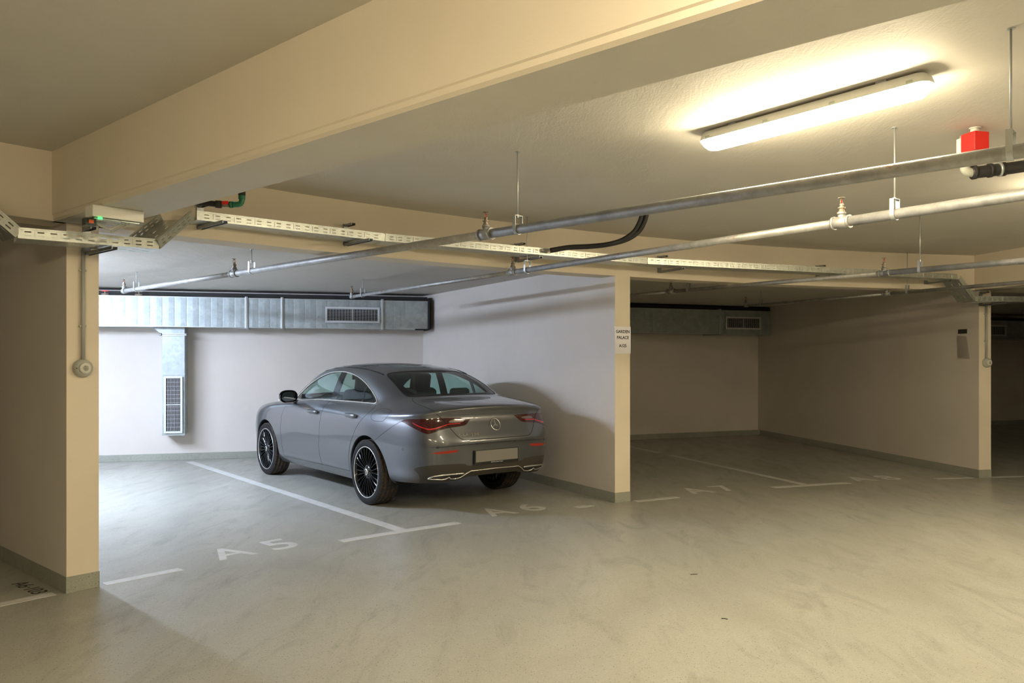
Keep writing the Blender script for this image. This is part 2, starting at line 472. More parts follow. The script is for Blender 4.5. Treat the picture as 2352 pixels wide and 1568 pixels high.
def spl(pts, n=8):
    pts = [Vector(p) for p in pts]; out = []
    q = [pts[0]*2-pts[1]] + pts + [pts[-1]*2-pts[-2]]
    for i in range(1, len(q)-2):
        for k in range(n):
            t = k/n; p0, p1, p2, p3 = q[i-1:i+3]
            out.append(.5*((2*p1)+(-p0+p2)*t+(2*p0-5*p1+4*p2-p3)*t*t+(-p0+3*p1-3*p2+p3)*t**3))
    out.append(pts[-1]); return out

# ---------------------------------------------------------------- fluorescent lights
def tube_light(name, label, mid, deg, em, L=1.27, clips=True, group='sealed fluorescent lights'):
    """sealed tube fitting under the ceiling, long axis along deg; mid = centre at ceiling height"""
    t = thing(name, label, 'ceiling light', mid, R(deg), group)
    m = MB(); hw = .060
    n = 10
    def section(x, w, top, bot, k):
        return [(x, -w, top), (x, -w*.98, bot), (x, w*.98, bot), (x, w, top)]
    # housing: trapezoid tray with rounded ends
    def outline(w, L, r, n=7):
        pts = []
        for cx, a0 in ((L/2-r, -90), (L/2-r, 0), (-L/2+r, 90), (-L/2+r, 180)):
            cy = (-w+r) if a0 in (-90, 180) else (w-r)
            for k in range(n): 
                a = R(a0+90*k/(n-1)); pts.append((cx+r*math.cos(a), cy+r*math.sin(a)))
        return pts
    def loft(mb, levels, mi=0, cap0=True, cap1=True):
        vs = []; fs = []; N = len(levels[0][0])
        for poly, z in levels: vs += [(x, y, z) for x, y in poly]
        for i in range(len(levels)-1):
            for k in range(N): fs.append((i*N+k, i*N+(k+1) % N, (i+1)*N+(k+1) % N, (i+1)*N+k))
        mb.add(vs, fs, mi, True)
        if cap0: mb.add([(x, y, levels[0][1]) for x, y in levels[0][0]], [list(range(N))[::-1]], mi)
        if cap1: mb.add([(x, y, levels[-1][1]) for x, y in levels[-1][0]], [list(range(N))], mi)
    h = MB()
    loft(h, [(outline(.060, L, .045), -.062), (outline(.058, L-.004, .045), -.052), (outline(.052, L-.02, .04), -.028), (outline(.042, L-.05, .035), -.014)])
    h.build('housing', M_WPLAS, t)
    d = MB()
    loft(d, [(outline(.026, L-.13, .02), -.116), (outline(.040, L-.09, .032), -.112), (outline(.051, L-.05, .04), -.095), (outline(.0575, L-.015, .044), -.070), (outline(.0585, L-.008, .045), -.0625)], 0)
    d.build('diffuser', em, t)
    for x in (-L/2+.22, L/2-.22): b = MB(); b.box((x, 0, -.007), (.05, .07, .016)); b.build('ceiling_bracket', M_STRUT, t)
    if clips:
        for k in range(4):
            for s in (-1, 1):
                x = -L/2+.075+k*(L-.15)/3
                c = MB(); c.box((x, s*.0615, -.062), (.028, .006, .034)); c.build('clip', M_CLEAR, t, bevel=.001)
    return t
tube_light('tube_light', 'long glowing fluorescent light on the aisle ceiling at upper right', P(11.23, 128.2, Z_AISLE), 128.2, M_EWARM)
tube_light('tube_light', 'lit tube light left of the deep cross beam, above the picture', (CX+9.3*math.cos(R(138.7))-.71*math.sin(R(138.7)), CY+9.3*math.sin(R(138.7))+.71*math.cos(R(138.7)), Z_AISLE), 138.7, M_EWARM, clips=False)
tube_light('tube_light', 'lit tube light beyond the right edge of the picture', P(10.4, 103.5, Z_AISLE), 103.5, M_EWARM, clips=False)
for r_, a_, lb_ in ((11.0, 112.5, 'added fill tube light right of the camera, outside the picture'), (8.6, 152, 'added fill tube light left of the camera, outside the picture'),  # unseen tubes added as fill for the piers, walls and ceiling
                   (6.6, 134, 'added fill tube light behind the camera'), (11.2, 156, 'added fill tube light far left of the camera')):
    tube_light('tube_light', lb_, P(r_, a_, Z_AISLE), a_, M_EWARM, clips=False)
tube_light('tube_light', 'cool white tube light deep in the bright bay, hidden behind the left wall', P(19.75, 137.8, Z_BAY), 137.8, M_ECOOL, clips=False)
tube_light('tube_light', 'added cool fill tube light nearer the opening of the bright bay, hidden behind the left wall', P(18.3, 137.75, Z_BAY), 137.75, M_ECOOL, clips=False)  # second cool tube, added to spread the light more evenly over the bay

def emergency_light(mid, deg, label, z):
    t = thing('emergency_light', label, 'emergency light', (mid[0], mid[1], z), R(deg), 'slim emergency lights')
    m = MB(); m.box((0, 0, -.016), (.285, .11, .068)); m.build('housing', M_WPLAS, t, bevel=.006)
    m = MB(); m.box((0, 0, -.060), (.295, .115, .020)); m.build('diffuser', M_CLEAR, t, bevel=.006)
    m = MB(); m.box((0, 0, -.054), (.25, .06, .006)); m.build('reflector', M_REFL, t)
    m = MB(); m.box((-.105, -.059, -.058), (.024, .004, .012)); m.build('status_led', M_LED, t)
    return t
EA = 138.72
emergency_light(P(14.22, 138.93), 48.7, 'slim white emergency light with green lamp under the cross beam at left', Z_BEAM-.018)
emergency_light(P(14.15, 98.6), 9.65, 'slim white emergency light at the right picture edge', Z_BEAM)
for dg, rr, lb in ((139.45, 14.25, 'left'), (99.75, 14.2, 'right')):
    m = MB(); m.box((0, 0, -.09), (.06, .05, .04)); m.cyl((0, 0, -.07), (0, 0, 0), .008, 8)
    o = m.build('junction_box', M_BPLAS, None, P(rr, dg, Z_BEAM), R(dg-90), bevel=.003)
    tag(o, 'small black cable box between beam and tray at the %s pier' % lb, 'cable box')
    c = MB(); c.box((.0, -.027, -.09), (.026, .006, .018)); c.build('orange_cap', M_ORANGE, o)
    c = MB(); p0 = Vector((.02, -.01, -.05))
    for j in range(3):
        c.tube(spl([(.03, .01*j, -.085), (.07+.02*j, -.02, -.115), (.13, -.03+.02*j, -.11-.01*j), (.18+.03*j, -.03, -.06)], 5), .003, 6)
    c.build('cable', M_GPLAS, o)

# ---------------------------------------------------------------- sprinkler pipes
ZP = Z_PIPE
def along(a, b, px):
    """point of the pipe a-b that lies on the sight line of picture column px"""
    k = (px-1176)/1820
    a = Vector((*a, 0)); d = Vector((*b, 0))-a
    t = (a.x-k*a.y)/(k*d.y-d.x)
    return (a.x+d.x*t, a.y+d.y*t)
PIPES = {
 1: ((-4.603, 9.402), (1.996, 3.088), .030, .024, 'front thick galvanised sprinkler pipe crossing the whole picture'),
 2: ((-2.071, 10.245), (2.533, 3.919), .030, .020, 'second galvanised sprinkler pipe, passing below the glowing light'),
 3: ((1.10, 10.50), (4.228, 6.544), .027, .018, 'third galvanised sprinkler pipe, starting behind the pier with the notice'),
 4: ((3.535, 11.98), (5.392, 8.345), .021, .0165, 'farthest galvanised sprinkler pipe at the right, above the right wall'),
}
HEADS = {1: [285, 538, 1116], 2: [808, 1178, 1933], 3: [1541, 2031], 4: [1713, 2037]}
HANG = {1: [313, 578, 1189, 2322], 2: [833, 1211, 2055], 3: [1581, 2113], 4: [1748, 2084]}
def head_proto():
    t = thing('fire_sprinkler', '', 'sprinkler head', (0, 0, 0), 0, 'upright sprinkler heads on the pipes')
    m = MB(); m.lathe([(.019, .0), (.019, .012), (.0155, .014), (.0155, .022), (.021, .024), (.021, .032), (.013, .034), (.011, .044)], n=12, smooth=False)
    m.lathe([(.0135, .044), (.0135, .052)], n=6, smooth=False)
    m.build('fitting', M_BRASS, t)
    m = MB()
    for s in (-1, 1): m.tube([(s*.010, 0, .050), (s*.0125, 0, .060), (s*.010, 0, .072), (s*.004, 0, .082)], .0022, 6)
    m.cyl((0, 0, .076), (0, 0, .088), .004, 8)
    m.build('frame_arms', M_BRASS, t)
    m = MB(); m.cyl((0, 0, .052), (0, 0, .078), .0026, 8); m.build('glass_bulb', M_RED, t)
    m = MB()
    vs = [(0, 0, .088)]; n = 32
    poly = [((.020 if k % 2 else .016)*math.cos(2*PI*k/n), (.020 if k % 2 else .016)*math.sin(2*PI*k/n)) for k in range(n)]
    m.prism(poly, .086, .0885); m.build('deflector', M_BRASS, t)
    return t
def hanger_proto(rp, h):
    t = thing('pipe_hanger', '', 'pipe hanger')
    m = MB()   # clevis: strap under the pipe and two flat legs, local x along pipe
    n = 12; w = .012
    pts = [(math.cos(a)*(rp+.002), math.sin(a)*(rp+.002)) for a in [PI+PI*k/n for k in range(n+1)]]
    pts = [(-(rp+.002), .085)] + pts + [(rp+.002, .085)]
    # top bridge
    path = [(-(rp+.002), .085)] + pts[1:-1] + [(rp+.002, .085), (0.0, .085)]
    path = [(0, .085)] + path
    vs = []; fs = []
    for y, z in path:
        vs += [(-w, y, z), (w, y, z)]
    for i in range(len(path)-1): fs.append((2*i, 2*i+1, 2*i+3, 2*i+2))
    m.add(vs, fs); m.build('clevis', M_FLANGE, t, solid=.003)
    m = MB(); m.cyl((0, 0, .070), (0, 0, h), .0045, 8); m.build('threaded_rod', M_FLANGE, t)
    m = MB(); m.lathe([(.009, .074), (.009, .094)], n=6, smooth=False); m.build('nut', M_FLANGE, t); m = MB(); m.lathe([(.016, h-.003), (.016, h)], n=12); m.build('ceiling_anchor', M_FLANGE, t)
    return t
HP = head_proto(); first_head = True
HANGP = {}
pos_words = {(1, 285): 'left end of the front pipe, over the white duct', (1, 538): 'front pipe above the bright bay, beside a hanger',
 (1, 1116): 'front pipe near the middle, in front of the cable tray', (2, 808): 'far end of the second pipe, near the duct grille',
 (2, 1178): 'second pipe just left of the parked car wall top', (2, 1933): 'second pipe, whitened by the glowing light',
 (3, 1541): 'third pipe, right of the pier with the notice', (3, 2031): 'third pipe at the right, in front of the cable tray',
 (4, 1713): 'far end of the farthest pipe', (4, 2037): 'farthest pipe, right of its middle'}
hang_words = {(1, 313): 'at the left end of the front pipe', (1, 578): 'on the front pipe above the bright bay', (1, 1189): 'with a long rod on the front pipe near the middle',
 (1, 2322): 'of the front pipe beside the red box', (2, 833): 'at the far end of the second pipe', (2, 1211): 'on the second pipe in front of the ring beam',
 (2, 2055): 'whitened, with a long rod below the glowing light', (3, 1581): 'on the third pipe in the dim bay', (3, 2113): 'with a long rod on the third pipe at right',
 (4, 1748): 'at the far end of the farthest pipe', (4, 2084): 'with a long rod on the farthest pipe'}
for k, (a, b, r_near, r_far, lb) in PIPES.items():
    t = thing('sprinkler_pipe', lb, 'pipe', (a[0], a[1], ZP), 0, 'galvanised sprinkler pipes under the ceiling')
    A = Vector((0, 0, 0)); Bv = Vector((b[0]-a[0], b[1]-a[1], 0)); ext = Bv.normalized()*2.2
    tees = [Vector((*along(a, b, px), 0))-Vector((a[0], a[1], 0)) for px in HEADS[k]]
    tees.sort(key=lambda v: v.length)
    cuts = [A] + [q for q in tees if q.length > .3] + [Bv+ext]
    u = Bv.normalized()
    for i in range(len(cuts)-1):
        rr = r_far+(r_near-r_far)*(i/max(1, len(cuts)-2)) if len(cuts) > 2 else r_near
        m = MB(); m.cyl(cuts[i], cuts[i+1], rr, 20); m.build('pipe_run', M_PIPE, t)
    for i, q in enumerate([A] + [q for q in tees if q.length > .3]):
        if k == 3 and i == 0: continue
        rr = r_far*1.05 if i == 0 else r_near if i == len(tees)-1 else (r_near+r_far)/2
        m = MB()
        if i == 0:
            m.cyl(q-u*.022, q+u*.05, rr*1.28, 18)
        else:
            m.cyl(q-u*.052, q+u*.052, rr*1.18, 18); m.cyl(q-u*.056, q-u*.042, rr*1.32, 18); m.cyl(q+u*.042, q+u*.056, rr*1.32, 18)
        m.cyl(q, q+Vector((0, 0, rr*1.2+.022)), .022, 16); m.cyl(q+Vector((0, 0, rr*1.2+.010)), q+Vector((0, 0, rr*1.2+.024)), .026, 16)
        m.build('pipe_tee', M_PIPE, t)
    ang = math.atan2(Bv.y, Bv.x)
    for px in HEADS[k]:
        x, y = along(a, b, px)
        i0 = px in (285, 808, 1713)
        rr = (r_far*1.05 if i0 else (r_near if px in (1116, 1933, 2031, 2037) else (r_near+r_far)/2))
        loc = (x, y, ZP+rr*1.2+.022)
        lbh = 'bronze sprinkler on the ' + pos_words[(k, px)]
        if first_head:
            HP.location = loc; HP.rotation_euler[2] = ang+PI/2; HP['label'] = lbh; first_head = False
        else: dup(HP, loc, ang+PI/2, lbh)
    for px in HANG[k]:
        x, y = along(a, b, px)
        rad = math.hypot(x-CX, y-CY); top = (Z_BAY if rad > R0+.25 else Z_AISLE)
        key = (round(r_near, 3), top)
        if key not in HANGP:
            HANGP[key] = h = hanger_proto(r_near if px in (1189, 2322, 2055, 2113, 2084) else (r_near+r_far)/2, top-ZP)
            h.location = (x, y, ZP); h.rotation_euler[2] = ang
        else: h = dup(HANGP[key], (x, y, ZP), ang)
        h['label'] = 'steel pipe hanger ' + hang_words[(k, px)]; h['group'] = 'pipe hangers with threaded rods'

# ---------------------------------------------------------------- cable trays
def tray_run(label, a, b, width=.24, H=.060, outward=None, pitch=.075, name='cable_tray'):
    """perforated U channel from a to b; a-b is the front bottom edge, the tray extends away from the aisle centre"""
    a = Vector(a); b = Vector(b); d = b-a; L = d.length; u = d.normalized()
    if outward is None:
        mid = (a+b)/2; outward = Vector((mid.x-CX, mid.y-CY, 0)).normalized()
    uh = Vector((u.x, u.y, 0)).normalized(); o_ = outward - uh*outward.dot(uh); o_.z = 0; o_.normalize(); up = u.cross(o_)
    if up.z < 0: up = -up
    t = thing(name, label, 'cable tray', tuple(a), 0, 'perforated metal cable trays')
    M = Matrix((( u.x, o_.x, up.x, 0), (u.y, o_.y, up.y, 0), (u.z, o_.z, up.z, 0), (0, 0, 0, 1)))
    n = max(2, int((L-.03)/pitch)); off = (L-n*pitch)/2
    slots = []
    for k in range(n):
        x0 = off+k*pitch+.014
        for z0 in (.014, .036): slots.append((x0, x0+.034, z0, z0+.0075))
    for nm, T in (('front_side', Matrix.Identity(4)), ('back_side', Matrix.Translation((0, width, 0)))):
        m = MB(); m.plate_slots(L, H, slots, M @ T)
        # rolled lips top, embossed ribs
        s = -1 if nm == 'front_side' else 1
        yb = 0 if s < 0 else width
        m.box((L/2, yb-s*.006, H), (L, .013, .004), M=M)
        m.box((L/2, yb+s*.0025, H-.006), (L, .003, .003), M=M)
        for k in range(n):
            if k % 2: m.box((off+k*pitch+.003, yb+s*.002, H/2), (.008, .003, H*.62), M=M)
        m.build(nm, M_TRAY, t, solid=.0016)
    nb = []
    for k in range(n):
        x0 = off+k*pitch+.012
        for j in range(4):
            y0 = .03+j*(width-.03)/4
            if (k+j) % 2 == 0: nb.append((x0, x0+.040, y0, y0+.009))
    m = MB(); m.plate_slots(L, width, nb, M @ Matrix.Rotation(R(-90), 4, 'X'))
    m.build('bottom', M_TRAY, t, solid=.0016)
    return t
ZT = 2.443    # underside of the high runs
def pz(r, a, z): return P(r, a, z)
tray_run('first length of the high cable tray, nearest to the camera at left', pz(14.72, 136.05, ZT), pz(14.665, 130.2, ZT))
tray_run('long middle length of the high cable tray, behind the first pipe', pz(14.665, 130.18, ZT), pz(14.565, 119.1, ZT))
tray_run('last length of the high cable tray, running to the right pier', pz(14.56, 119.07, ZT), pz(14.575, 102.35, ZT))
tray_run('low cable tray passing under the cross beam at the left pier', pz(14.66, 140.35, 2.185), pz(14.50, 137.42, 2.185), pitch=.066)
tray_run('sloping piece of cable tray climbing right of the emergency light', pz(14.50, 137.38, 2.188), pz(14.70, 136.15, 2.44), pitch=.066)
tray_run('sloping piece of cable tray at the left picture edge', pz(14.68, 141.55, 2.44), pz(14.66, 140.40, 2.188), pitch=.066)
tray_run('high cable tray beyond the left picture edge', pz(14.6, 150, ZT), pz(14.68, 141.6, ZT))
tray_run('steep dark piece of cable tray descending before the right pier', pz(14.575, 102.30, 2.443), pz(14.60, 101.35, 2.185), pitch=.066)
tray_run('low bright cable tray in front of the right pier', pz(14.60, 101.3, 2.185), pz(14.50, 97.0, 2.185), pitch=.066)
# support arms
def bracket(a, zt, label, width=.24, r=14.6):
    t = thing('tray_bracket', label, 'bracket', P(r, a, zt), R(a), 'steel brackets carrying the cable tray')
    Lr = R0-r
    m = MB()
    m.box((Lr/2-.03, 0, -.014), (Lr+.07, .034, .004)); 
    for s in (-1, 1): m.box((Lr/2-.03, s*.017, -.022), (Lr+.07, .004, .020))
    m.build('support_arm', M_STRUT, t)
    m = MB(); m.box((Lr-.004, 0, .062), (.008, .05, .175)); m.build('wall_plate', M_STRUT, t)
    m = MB()
    for s in (-1, 1): m.box((Lr-.06, s*.017, .135), (.13, .004, .018))
    m.box((Lr-.06, 0, .143), (.13, .034, .003)); m.build('upper_arm', M_STRUT, t)
    return t
for a, w_ in ((135.6, 'left end of the high tray'), (131.0, 'first joint of the high tray'), (124.2, 'middle of the high tray'),
              (117.35, 'right of the pier with the notice'), (108.9, 'far right part of the high tray'), (102.9, 'right end of the high tray')):
    bracket(a, ZT, 'steel bracket holding the cable tray at the ' + w_ if 'right of the pier' not in w_ else 'steel bracket holding the cable tray just ' + w_)
bracket(138.5, 2.185, 'steel bracket under the low cable tray at the left pier', r=14.55)
bracket(99.9, 2.185, 'steel bracket under the low cable tray at the right pier', r=14.55)

# twin black cables hanging from the ceiling into the tray
m = MB()
th = thing('power_cable', 'thick twin black cables curving from the ceiling down into the cable tray', 'cable', (1.15, 7.0, Z_AISLE))
o0 = Vector((1.15, 7.0, Z_AISLE))
for dx in (-.021, .021):
    base = [(1.175+dx, 7.0, 2.79), (1.15+dx, 7.01, 2.70), (1.10+dx, 7.03, 2.615), (1.00+dx*.8, 7.06, 2.55), (.86, 7.10+dx*.8, 2.515), (.70, 7.18+dx, 2.508), (.52, 7.22+dx, 2.505), (.35, 7.24+dx, 2.48)]
    m = MB(); m.tube([p-o0 for p in spl(base)], .0205, 12); m.build('cable', M_BLACK, th)

# green pipe elbow with red valve behind the cross beam
t = thing('water_pipe', 'short water pipe with green elbow and red valve above the first high tray', 'pipe', (-1.86, 5.42, 2.55))
E0 = Vector((-1.86, 5.42, 2.55))
m = MB(); m.cyl((.012, 0, .055), (.012, 0, Z_AISLE-2.55), .024, 16); m.build('black_insulation', M_BLACK, t)
m = MB(); m.tube(spl([(.012, 0, .065), (.012, 0, .02), (-.005, 0, -.004), (-.05, 0, -.008)], 5), .019, 14); m.cyl((-.05, 0, -.008), (-.07, 0, -.008), .023, 14); m.cyl((.012, 0, .03), (.012, 0, .06), .023, 14); m.build('green_elbow', M_GREEN, t)
m = MB(); m.cyl((-.07, 0, -.008), (-.13, 0, -.006), .017, 12); m.build('brass_body', M_BRASS, t)
m = MB(); m.box((-.095, -.02, .002), (.045, .014, .022)); m.cyl((-.095, -.03, .0), (-.095, .0, .0), .008, 8); m.build('valve_handle', M_RED, t, bevel=.003)
m = MB(); m.cyl((-.13, 0, -.006), (-.165, 0, -.004), .026, 14); m.tube(spl([(-.16, 0, -.004), (-.24, 0, .004), (-.33, .01, .012)], 5), .020, 12); m.build('rubber_hose', M_BLACK, t)

# red box, pvc elbow and black hose at upper right
t = thing('alarm_box', 'small red and white box hanging under the ceiling at upper right', 'alarm box', (2.60, 4.45, 2.70), R(14.7))
m = MB(); m.box((0, 0, 0), (.098, .098, .105)); m.build('box', M_RED, t, bevel=.003)
m = MB(); m.box((-.01, .064, -.012), (.085, .03, .095)); m.build('side_cover', M_WPLAS, t, bevel=.004)
m = MB(); m.cyl((-.002, 0, .05), (-.002, 0, Z_AISLE-2.70), .022, 16); m.lathe([(.03, .078), (.03, .084)], n=16, smooth=False); m.build('pipe_stub', M_GPLAS2, t)
t = thing('drain_pipe', 'grey pipe elbow with black rubber hose and clamp below the red box', 'pipe', (2.61, 4.57, 2.56))
m = MB(); m.tube(spl([(0, 0, .21), (0, 0, .05), (.012, 0, .010), (.05, 0, 0)], 6), .026, 16); m.build('elbow', M_GPLAS, t)
m = MB(); m.tube(spl([(.04, 0, -.002), (.13, -.01, .008), (.24, -.02, .02), (.55, -.06, .055), (1.3, -.2, .10)], 6), .034, 18)
for x in (.045, .13, .205): m.cyl((x, -.001-(.01 if x > .1 else 0), .0+(x-.04)*.1), (x+.018, -.001-(.01 if x > .1 else 0), .002+(x-.04)*.1), .040, 18)
m.build('rubber_hose', M_BLACK, t)
m = MB(); m.cyl((.185, -.016, .015), (.198, -.017, .0165), .041, 18); m.build('hose_clamp', M_FLANGE, t)

# ---------------------------------------------------------------- sirens with conduit on the pier fronts
def siren(deg, lat, z, label, side):
    t = thing('siren', label, 'siren', P(R0, deg, z), R(deg+180), 'round grey sirens on the piers')
    t.location.x += -math.sin(R(deg))*lat; t.location.y += math.cos(R(deg))*lat
    # local +x points to the aisle
    m = MB(); m.lathe([(.058, 0), (.060, .012), (.056, .030), (.045, .042), (.036, .047)], (0, 0, 0), (1, 0, 0), 32); m.build('body', M_GPLAS, t)
    m = MB(); m.lathe([(.036, .044), (.036, .058), (.031, .063), (.0, .064)], (0, 0, 0), (1, 0, 0), 28); m.build('front_cap', M_GPLAS2, t)
    m = MB()
    for k in range(12):
        a = 2*PI*k/12
        M = Matrix.Rotation(a, 4, 'X')
        m.box((.0642, 0, .0125), (.0015, .0022, .011), M=M)
    m.box((.0642, 0, 0), (.002, .006, .006)); m.build('sound_slots', M_DARK, t)
    m = MB(); m.box((.038, -.046, 0), (.012, .006, .005)); m.build('screw', M_DARK, t)
    return t
def conduit(deg, lat, z0, z1, label):
    t = thing('conduit', label, 'conduit', P(R0, deg, z0), R(deg+180), 'vertical conduits on the piers')
    t.location.x += -math.sin(R(deg))*lat; t.location.y += math.cos(R(deg))*lat
    m = MB(); m.cyl((.018, 0, 0), (.018, 0, z1-z0), .0125, 14); m.build('tube', M_CHAN, t)
    for z in (.17, (z1-z0)*.5+.10, z1-z0-.12) if z1-z0 > .5 else (.1,):
        pass
    for z in (.22, (z1-z0)-.13):
        c = MB(); c.box((.010, 0, z), (.020, .044, .014)); c.build('clamp', M_GPLAS, t, bevel=.003)
siren(TH_L, .005, 1.428, 'round grey siren on the left pier', 0)
conduit(TH_L, .005, 1.478, 2.185, 'grey vertical conduit on the left pier, above its siren')
siren(TH_R, -.018, 1.445, 'round grey siren on the right pier', 0)
conduit(TH_R, -.004, 1.495, 2.185, 'grey vertical conduit on the right pier, above its siren')

# paper notice on the middle pier
nz0, nz1 = 1.545, 1.826
t = thing('paper_notice', 'white paper notice reading GARDEN PALACE A125 on the middle pier', 'notice', P(R0, TH_M, (nz0+nz1)/2), R(TH_M-90), None)
m = MB(); m.box((.0, -.004, 0), (.205, .002, nz1-nz0)); m.build('sheet', M_PAPER, t)
MT = Matrix.Translation((0, -.0056, 0)) @ Matrix.Rotation(R(90), 4, 'X')
for s, z, sz in (('GARDEN', .075, .044), ('PALACE', .013, .044), ('A125', -.072, .044)):
    text_obj('printed_line', s, sz, MT @ Matrix.Translation((0 if s != 'A125' else .0, z, 0)), M_INK, t, extrude=.0003, bold=.0011)
m = MB(); m.box((-.095, -.0055, .135), (.03, .001, .012)); m.build('tape', plain('clear_tape', (.8, .8, .85), .1), t)
# small black plate and ghost of an old sign on the right wall
px, py = P(15.13, TH_R)
fr = thing('wall_plate', 'small black plate on the dim wall left of the right pier', 'plate', (px-math.sin(R(TH_R))*.085, py+math.cos(R(TH_R))*.085, 1.846), R(TH_R))
m = MB(); m.box((.075, .006, 0), (.15, .012, .055)); m.build('plate', plain('black_plate', (.02, .02, .018), .6), fr, bevel=.002)
m = MB(); m.box((.075, .003, 0), (.13, .006, .045)); m.build('backing', M_BPLAS, fr)
m = MB(); m.prism([(-.05, -.36), (.17, -.34), (.19, -.05), (.02, -.06)], 0, .0008, 0, Matrix.Rotation(R(90), 4, 'X'))
o = m.build('wall_stain', plain('wall_stain_tone', (.56, .505, .455), .9), None, fr.location, R(TH_R))
tag(o, 'faint darker patch where an old sign hung below the small black plate', 'stain')

# ---------------------------------------------------------------- ventilation ducts
def grille(mb_parent, W, H, M, label=None, fins_v=True, mull=True):
    """frame, fins and dark box; local x across, z up, front towards -y"""
    f = MB(); fr_ = .028
    for c, d in (((0, -.006, H/2-fr_/2), (W, .012, fr_)), ((0, -.006, -H/2+fr_/2), (W, .012, fr_)),
                 ((-W/2+fr_/2, -.006, 0), (fr_, .012, H-2*fr_)), ((W/2-fr_/2, -.006, 0), (fr_, .012, H-2*fr_))):
        f.box(c, d, M=M)
    if mull:
        if W > H: f.box((0, -.004, 0), (.012, .008, H-2*fr_), M=M)
        else: f.box((0, -.004, 0), (W-2*fr_, .008, .012), M=M)
    f.build('grille_frame', M_GRILLE, mb_parent)
    s = MB(); iw, ih = W-2*fr_, H-2*fr_
    if W > H:
        n = int(ih/.021)
        for k in range(n): s.box((0, .004, -ih/2+ih*(k+.5)/n), (iw, .014, .0035), M=M)
        nv = int(iw/.042)
        for k in range(1, nv): s.box((-iw/2+iw*k/nv, .014, 0), (.003, .01, ih), M=M)
    else:
        n = int(iw/.019)
        for k in range(n+1): s.box((-iw/2+iw*k/n, .004, 0), (.0045, .014, ih), M=M)
        nv = int(ih/.055)
        for k in range(1, nv): s.box((0, .014, -ih/2+ih*k/nv), (iw, .01, .003), M=M)
    s.build('grille_fins', M_GRILLE, mb_parent)
    b = MB(); b.box((0, .018, 0), (iw, .002, ih), M=M); b.build('grille_cavity', M_DARK, mb_parent)

def duct_h(label, bw, x0, x1, z0, z1, dep, gx=None, flanges=(), seam=.16, group='rectangular ventilation ducts'):
    (a, ang, L) = bw
    t = thing('ventilation_duct', label, 'duct', (a.x, a.y, 0), ang, group)
    def sheet(xa, xb):
        m = MB()
        # each length is cross-broken into shallow panels
        n = max(1, round((xb-xa)/seam)); zs = (z0, z1)
        vs = []; fs = []
        cols = []
        for k in range(n+1):
            x = xa+(xb-xa)*k/n
            cols.append((x, 0)); 
            if k < n: cols += [(x+.012, .0012), (x+(xb-xa)/n*.5, .0035), (x+(xb-xa)/n-.012, .0012)]
        for x, b in cols: vs += [(x, -dep-b, z0), (x, -dep-b, z1), (x, 0, z0), (x, 0, z1)]
        for k in range(len(cols)-1):
            o = 4*k; q = o+4
            fs += [(o, q, q+1, o+1), (o+2, o+3, q+3, q+2), (o+1, q+1, q+3, o+3), (o, o+2, q+2, q)]
        fs += [(0, 1, 3, 2), (4*(len(cols)-1), 4*(len(cols)-1)+2, 4*(len(cols)-1)+3, 4*(len(cols)-1)+1)]
        m.add(vs, fs); return m
    xs = [x0]+sorted(flanges)+[x1]
    for i in range(len(xs)-1): sheet(xs[i]+.002, xs[i+1]-.002).build('duct_length', M_DUCT, t)
    for x in flanges:
        m = MB()
        m.box((x, -dep-.014, (z0+z1)/2), (.040, .020, z1-z0+.05)); m.box((x, -dep/2, z0-.012), (.040, dep+.04, .022)); m.box((x, -dep/2, z1+.012), (.040, dep+.04, .022))
        m.box((x, -dep-.028, (z0+z1)/2), (.010, .008, z1-z0+.03))
        m.build('flange', M_FLANGE, t, bevel=.003)
        m = MB(); m.box((x-.05, -dep-.02, z0-.02), (.16, .03, .010)); m.build('flange_cleat', M_STRUT, t)
    m = MB(); m.box(((x0+x1)/2, -dep*.5, z1+.045), (x1-x0-.02, dep*.9, .055)); m.build('foam_packing', M_FOAM, t)
    for z_ in (z1+.004, z0-.002): m = MB(); m.box(((x0+x1)/2, -dep-.004, z_), (x1-x0, .012, .009)); m.build('edge_seam', M_FLANGE, t)
    if gx is not None:
        W, H = .80, .235
        M = Matrix.Translation((gx, -dep-.030, (z0+z1)/2-.012))
        grille(t, W, H, M)
    return t
def xloc(bw, px, dep=0.0):
    """distance along a back wall (front plane dep before it) met by picture column px"""
    (a, ang, L) = bw; k = (px-1176)/1820
    u = Vector((math.cos(ang), math.sin(ang))); n = Vector((math.sin(ang), -math.cos(ang)))
    o = Vector((a.x, a.y))+n*dep
    t = (o.x-k*o.y)/(k*u.y-u.x); return t
DP = .46
d1 = duct_h('large galvanised ventilation duct along the white back wall of the bright bay', BW56, 2.0, xloc(BW56, 983, DP)+.0, 1.955, 2.375, DP, (xloc(BW56, 743, DP)+xloc(BW56, 875, DP))/2,
       [xloc(BW56, 566, DP), xloc(BW56, 648, DP), xloc(BW56, 878, DP)])
m = MB(); xe = xloc(BW56, 983, DP); m.box((xe+.012, -DP*.5, 2.175), (.03, DP+.03, .47)); m.box((xe-.10, -DP-.01, 1.945), (.20, .03, .022)); m.build('end_packing', M_FOAM, d1)
d2 = duct_h('dark ventilation duct along the dim back wall of the empty bay', BW78, 1.5, xloc(BW78, 1775, .5), 1.965, 2.40, .5, (xloc(BW78, 1660, .5)+xloc(BW78, 1749, .5))/2, [xloc(BW78, 1653, .5)])
d3 = duct_h('nearly black ventilation duct in the far right bay', BW9, .3, 7.2, 1.93, 2.33, .5, 5.75, [5.25])
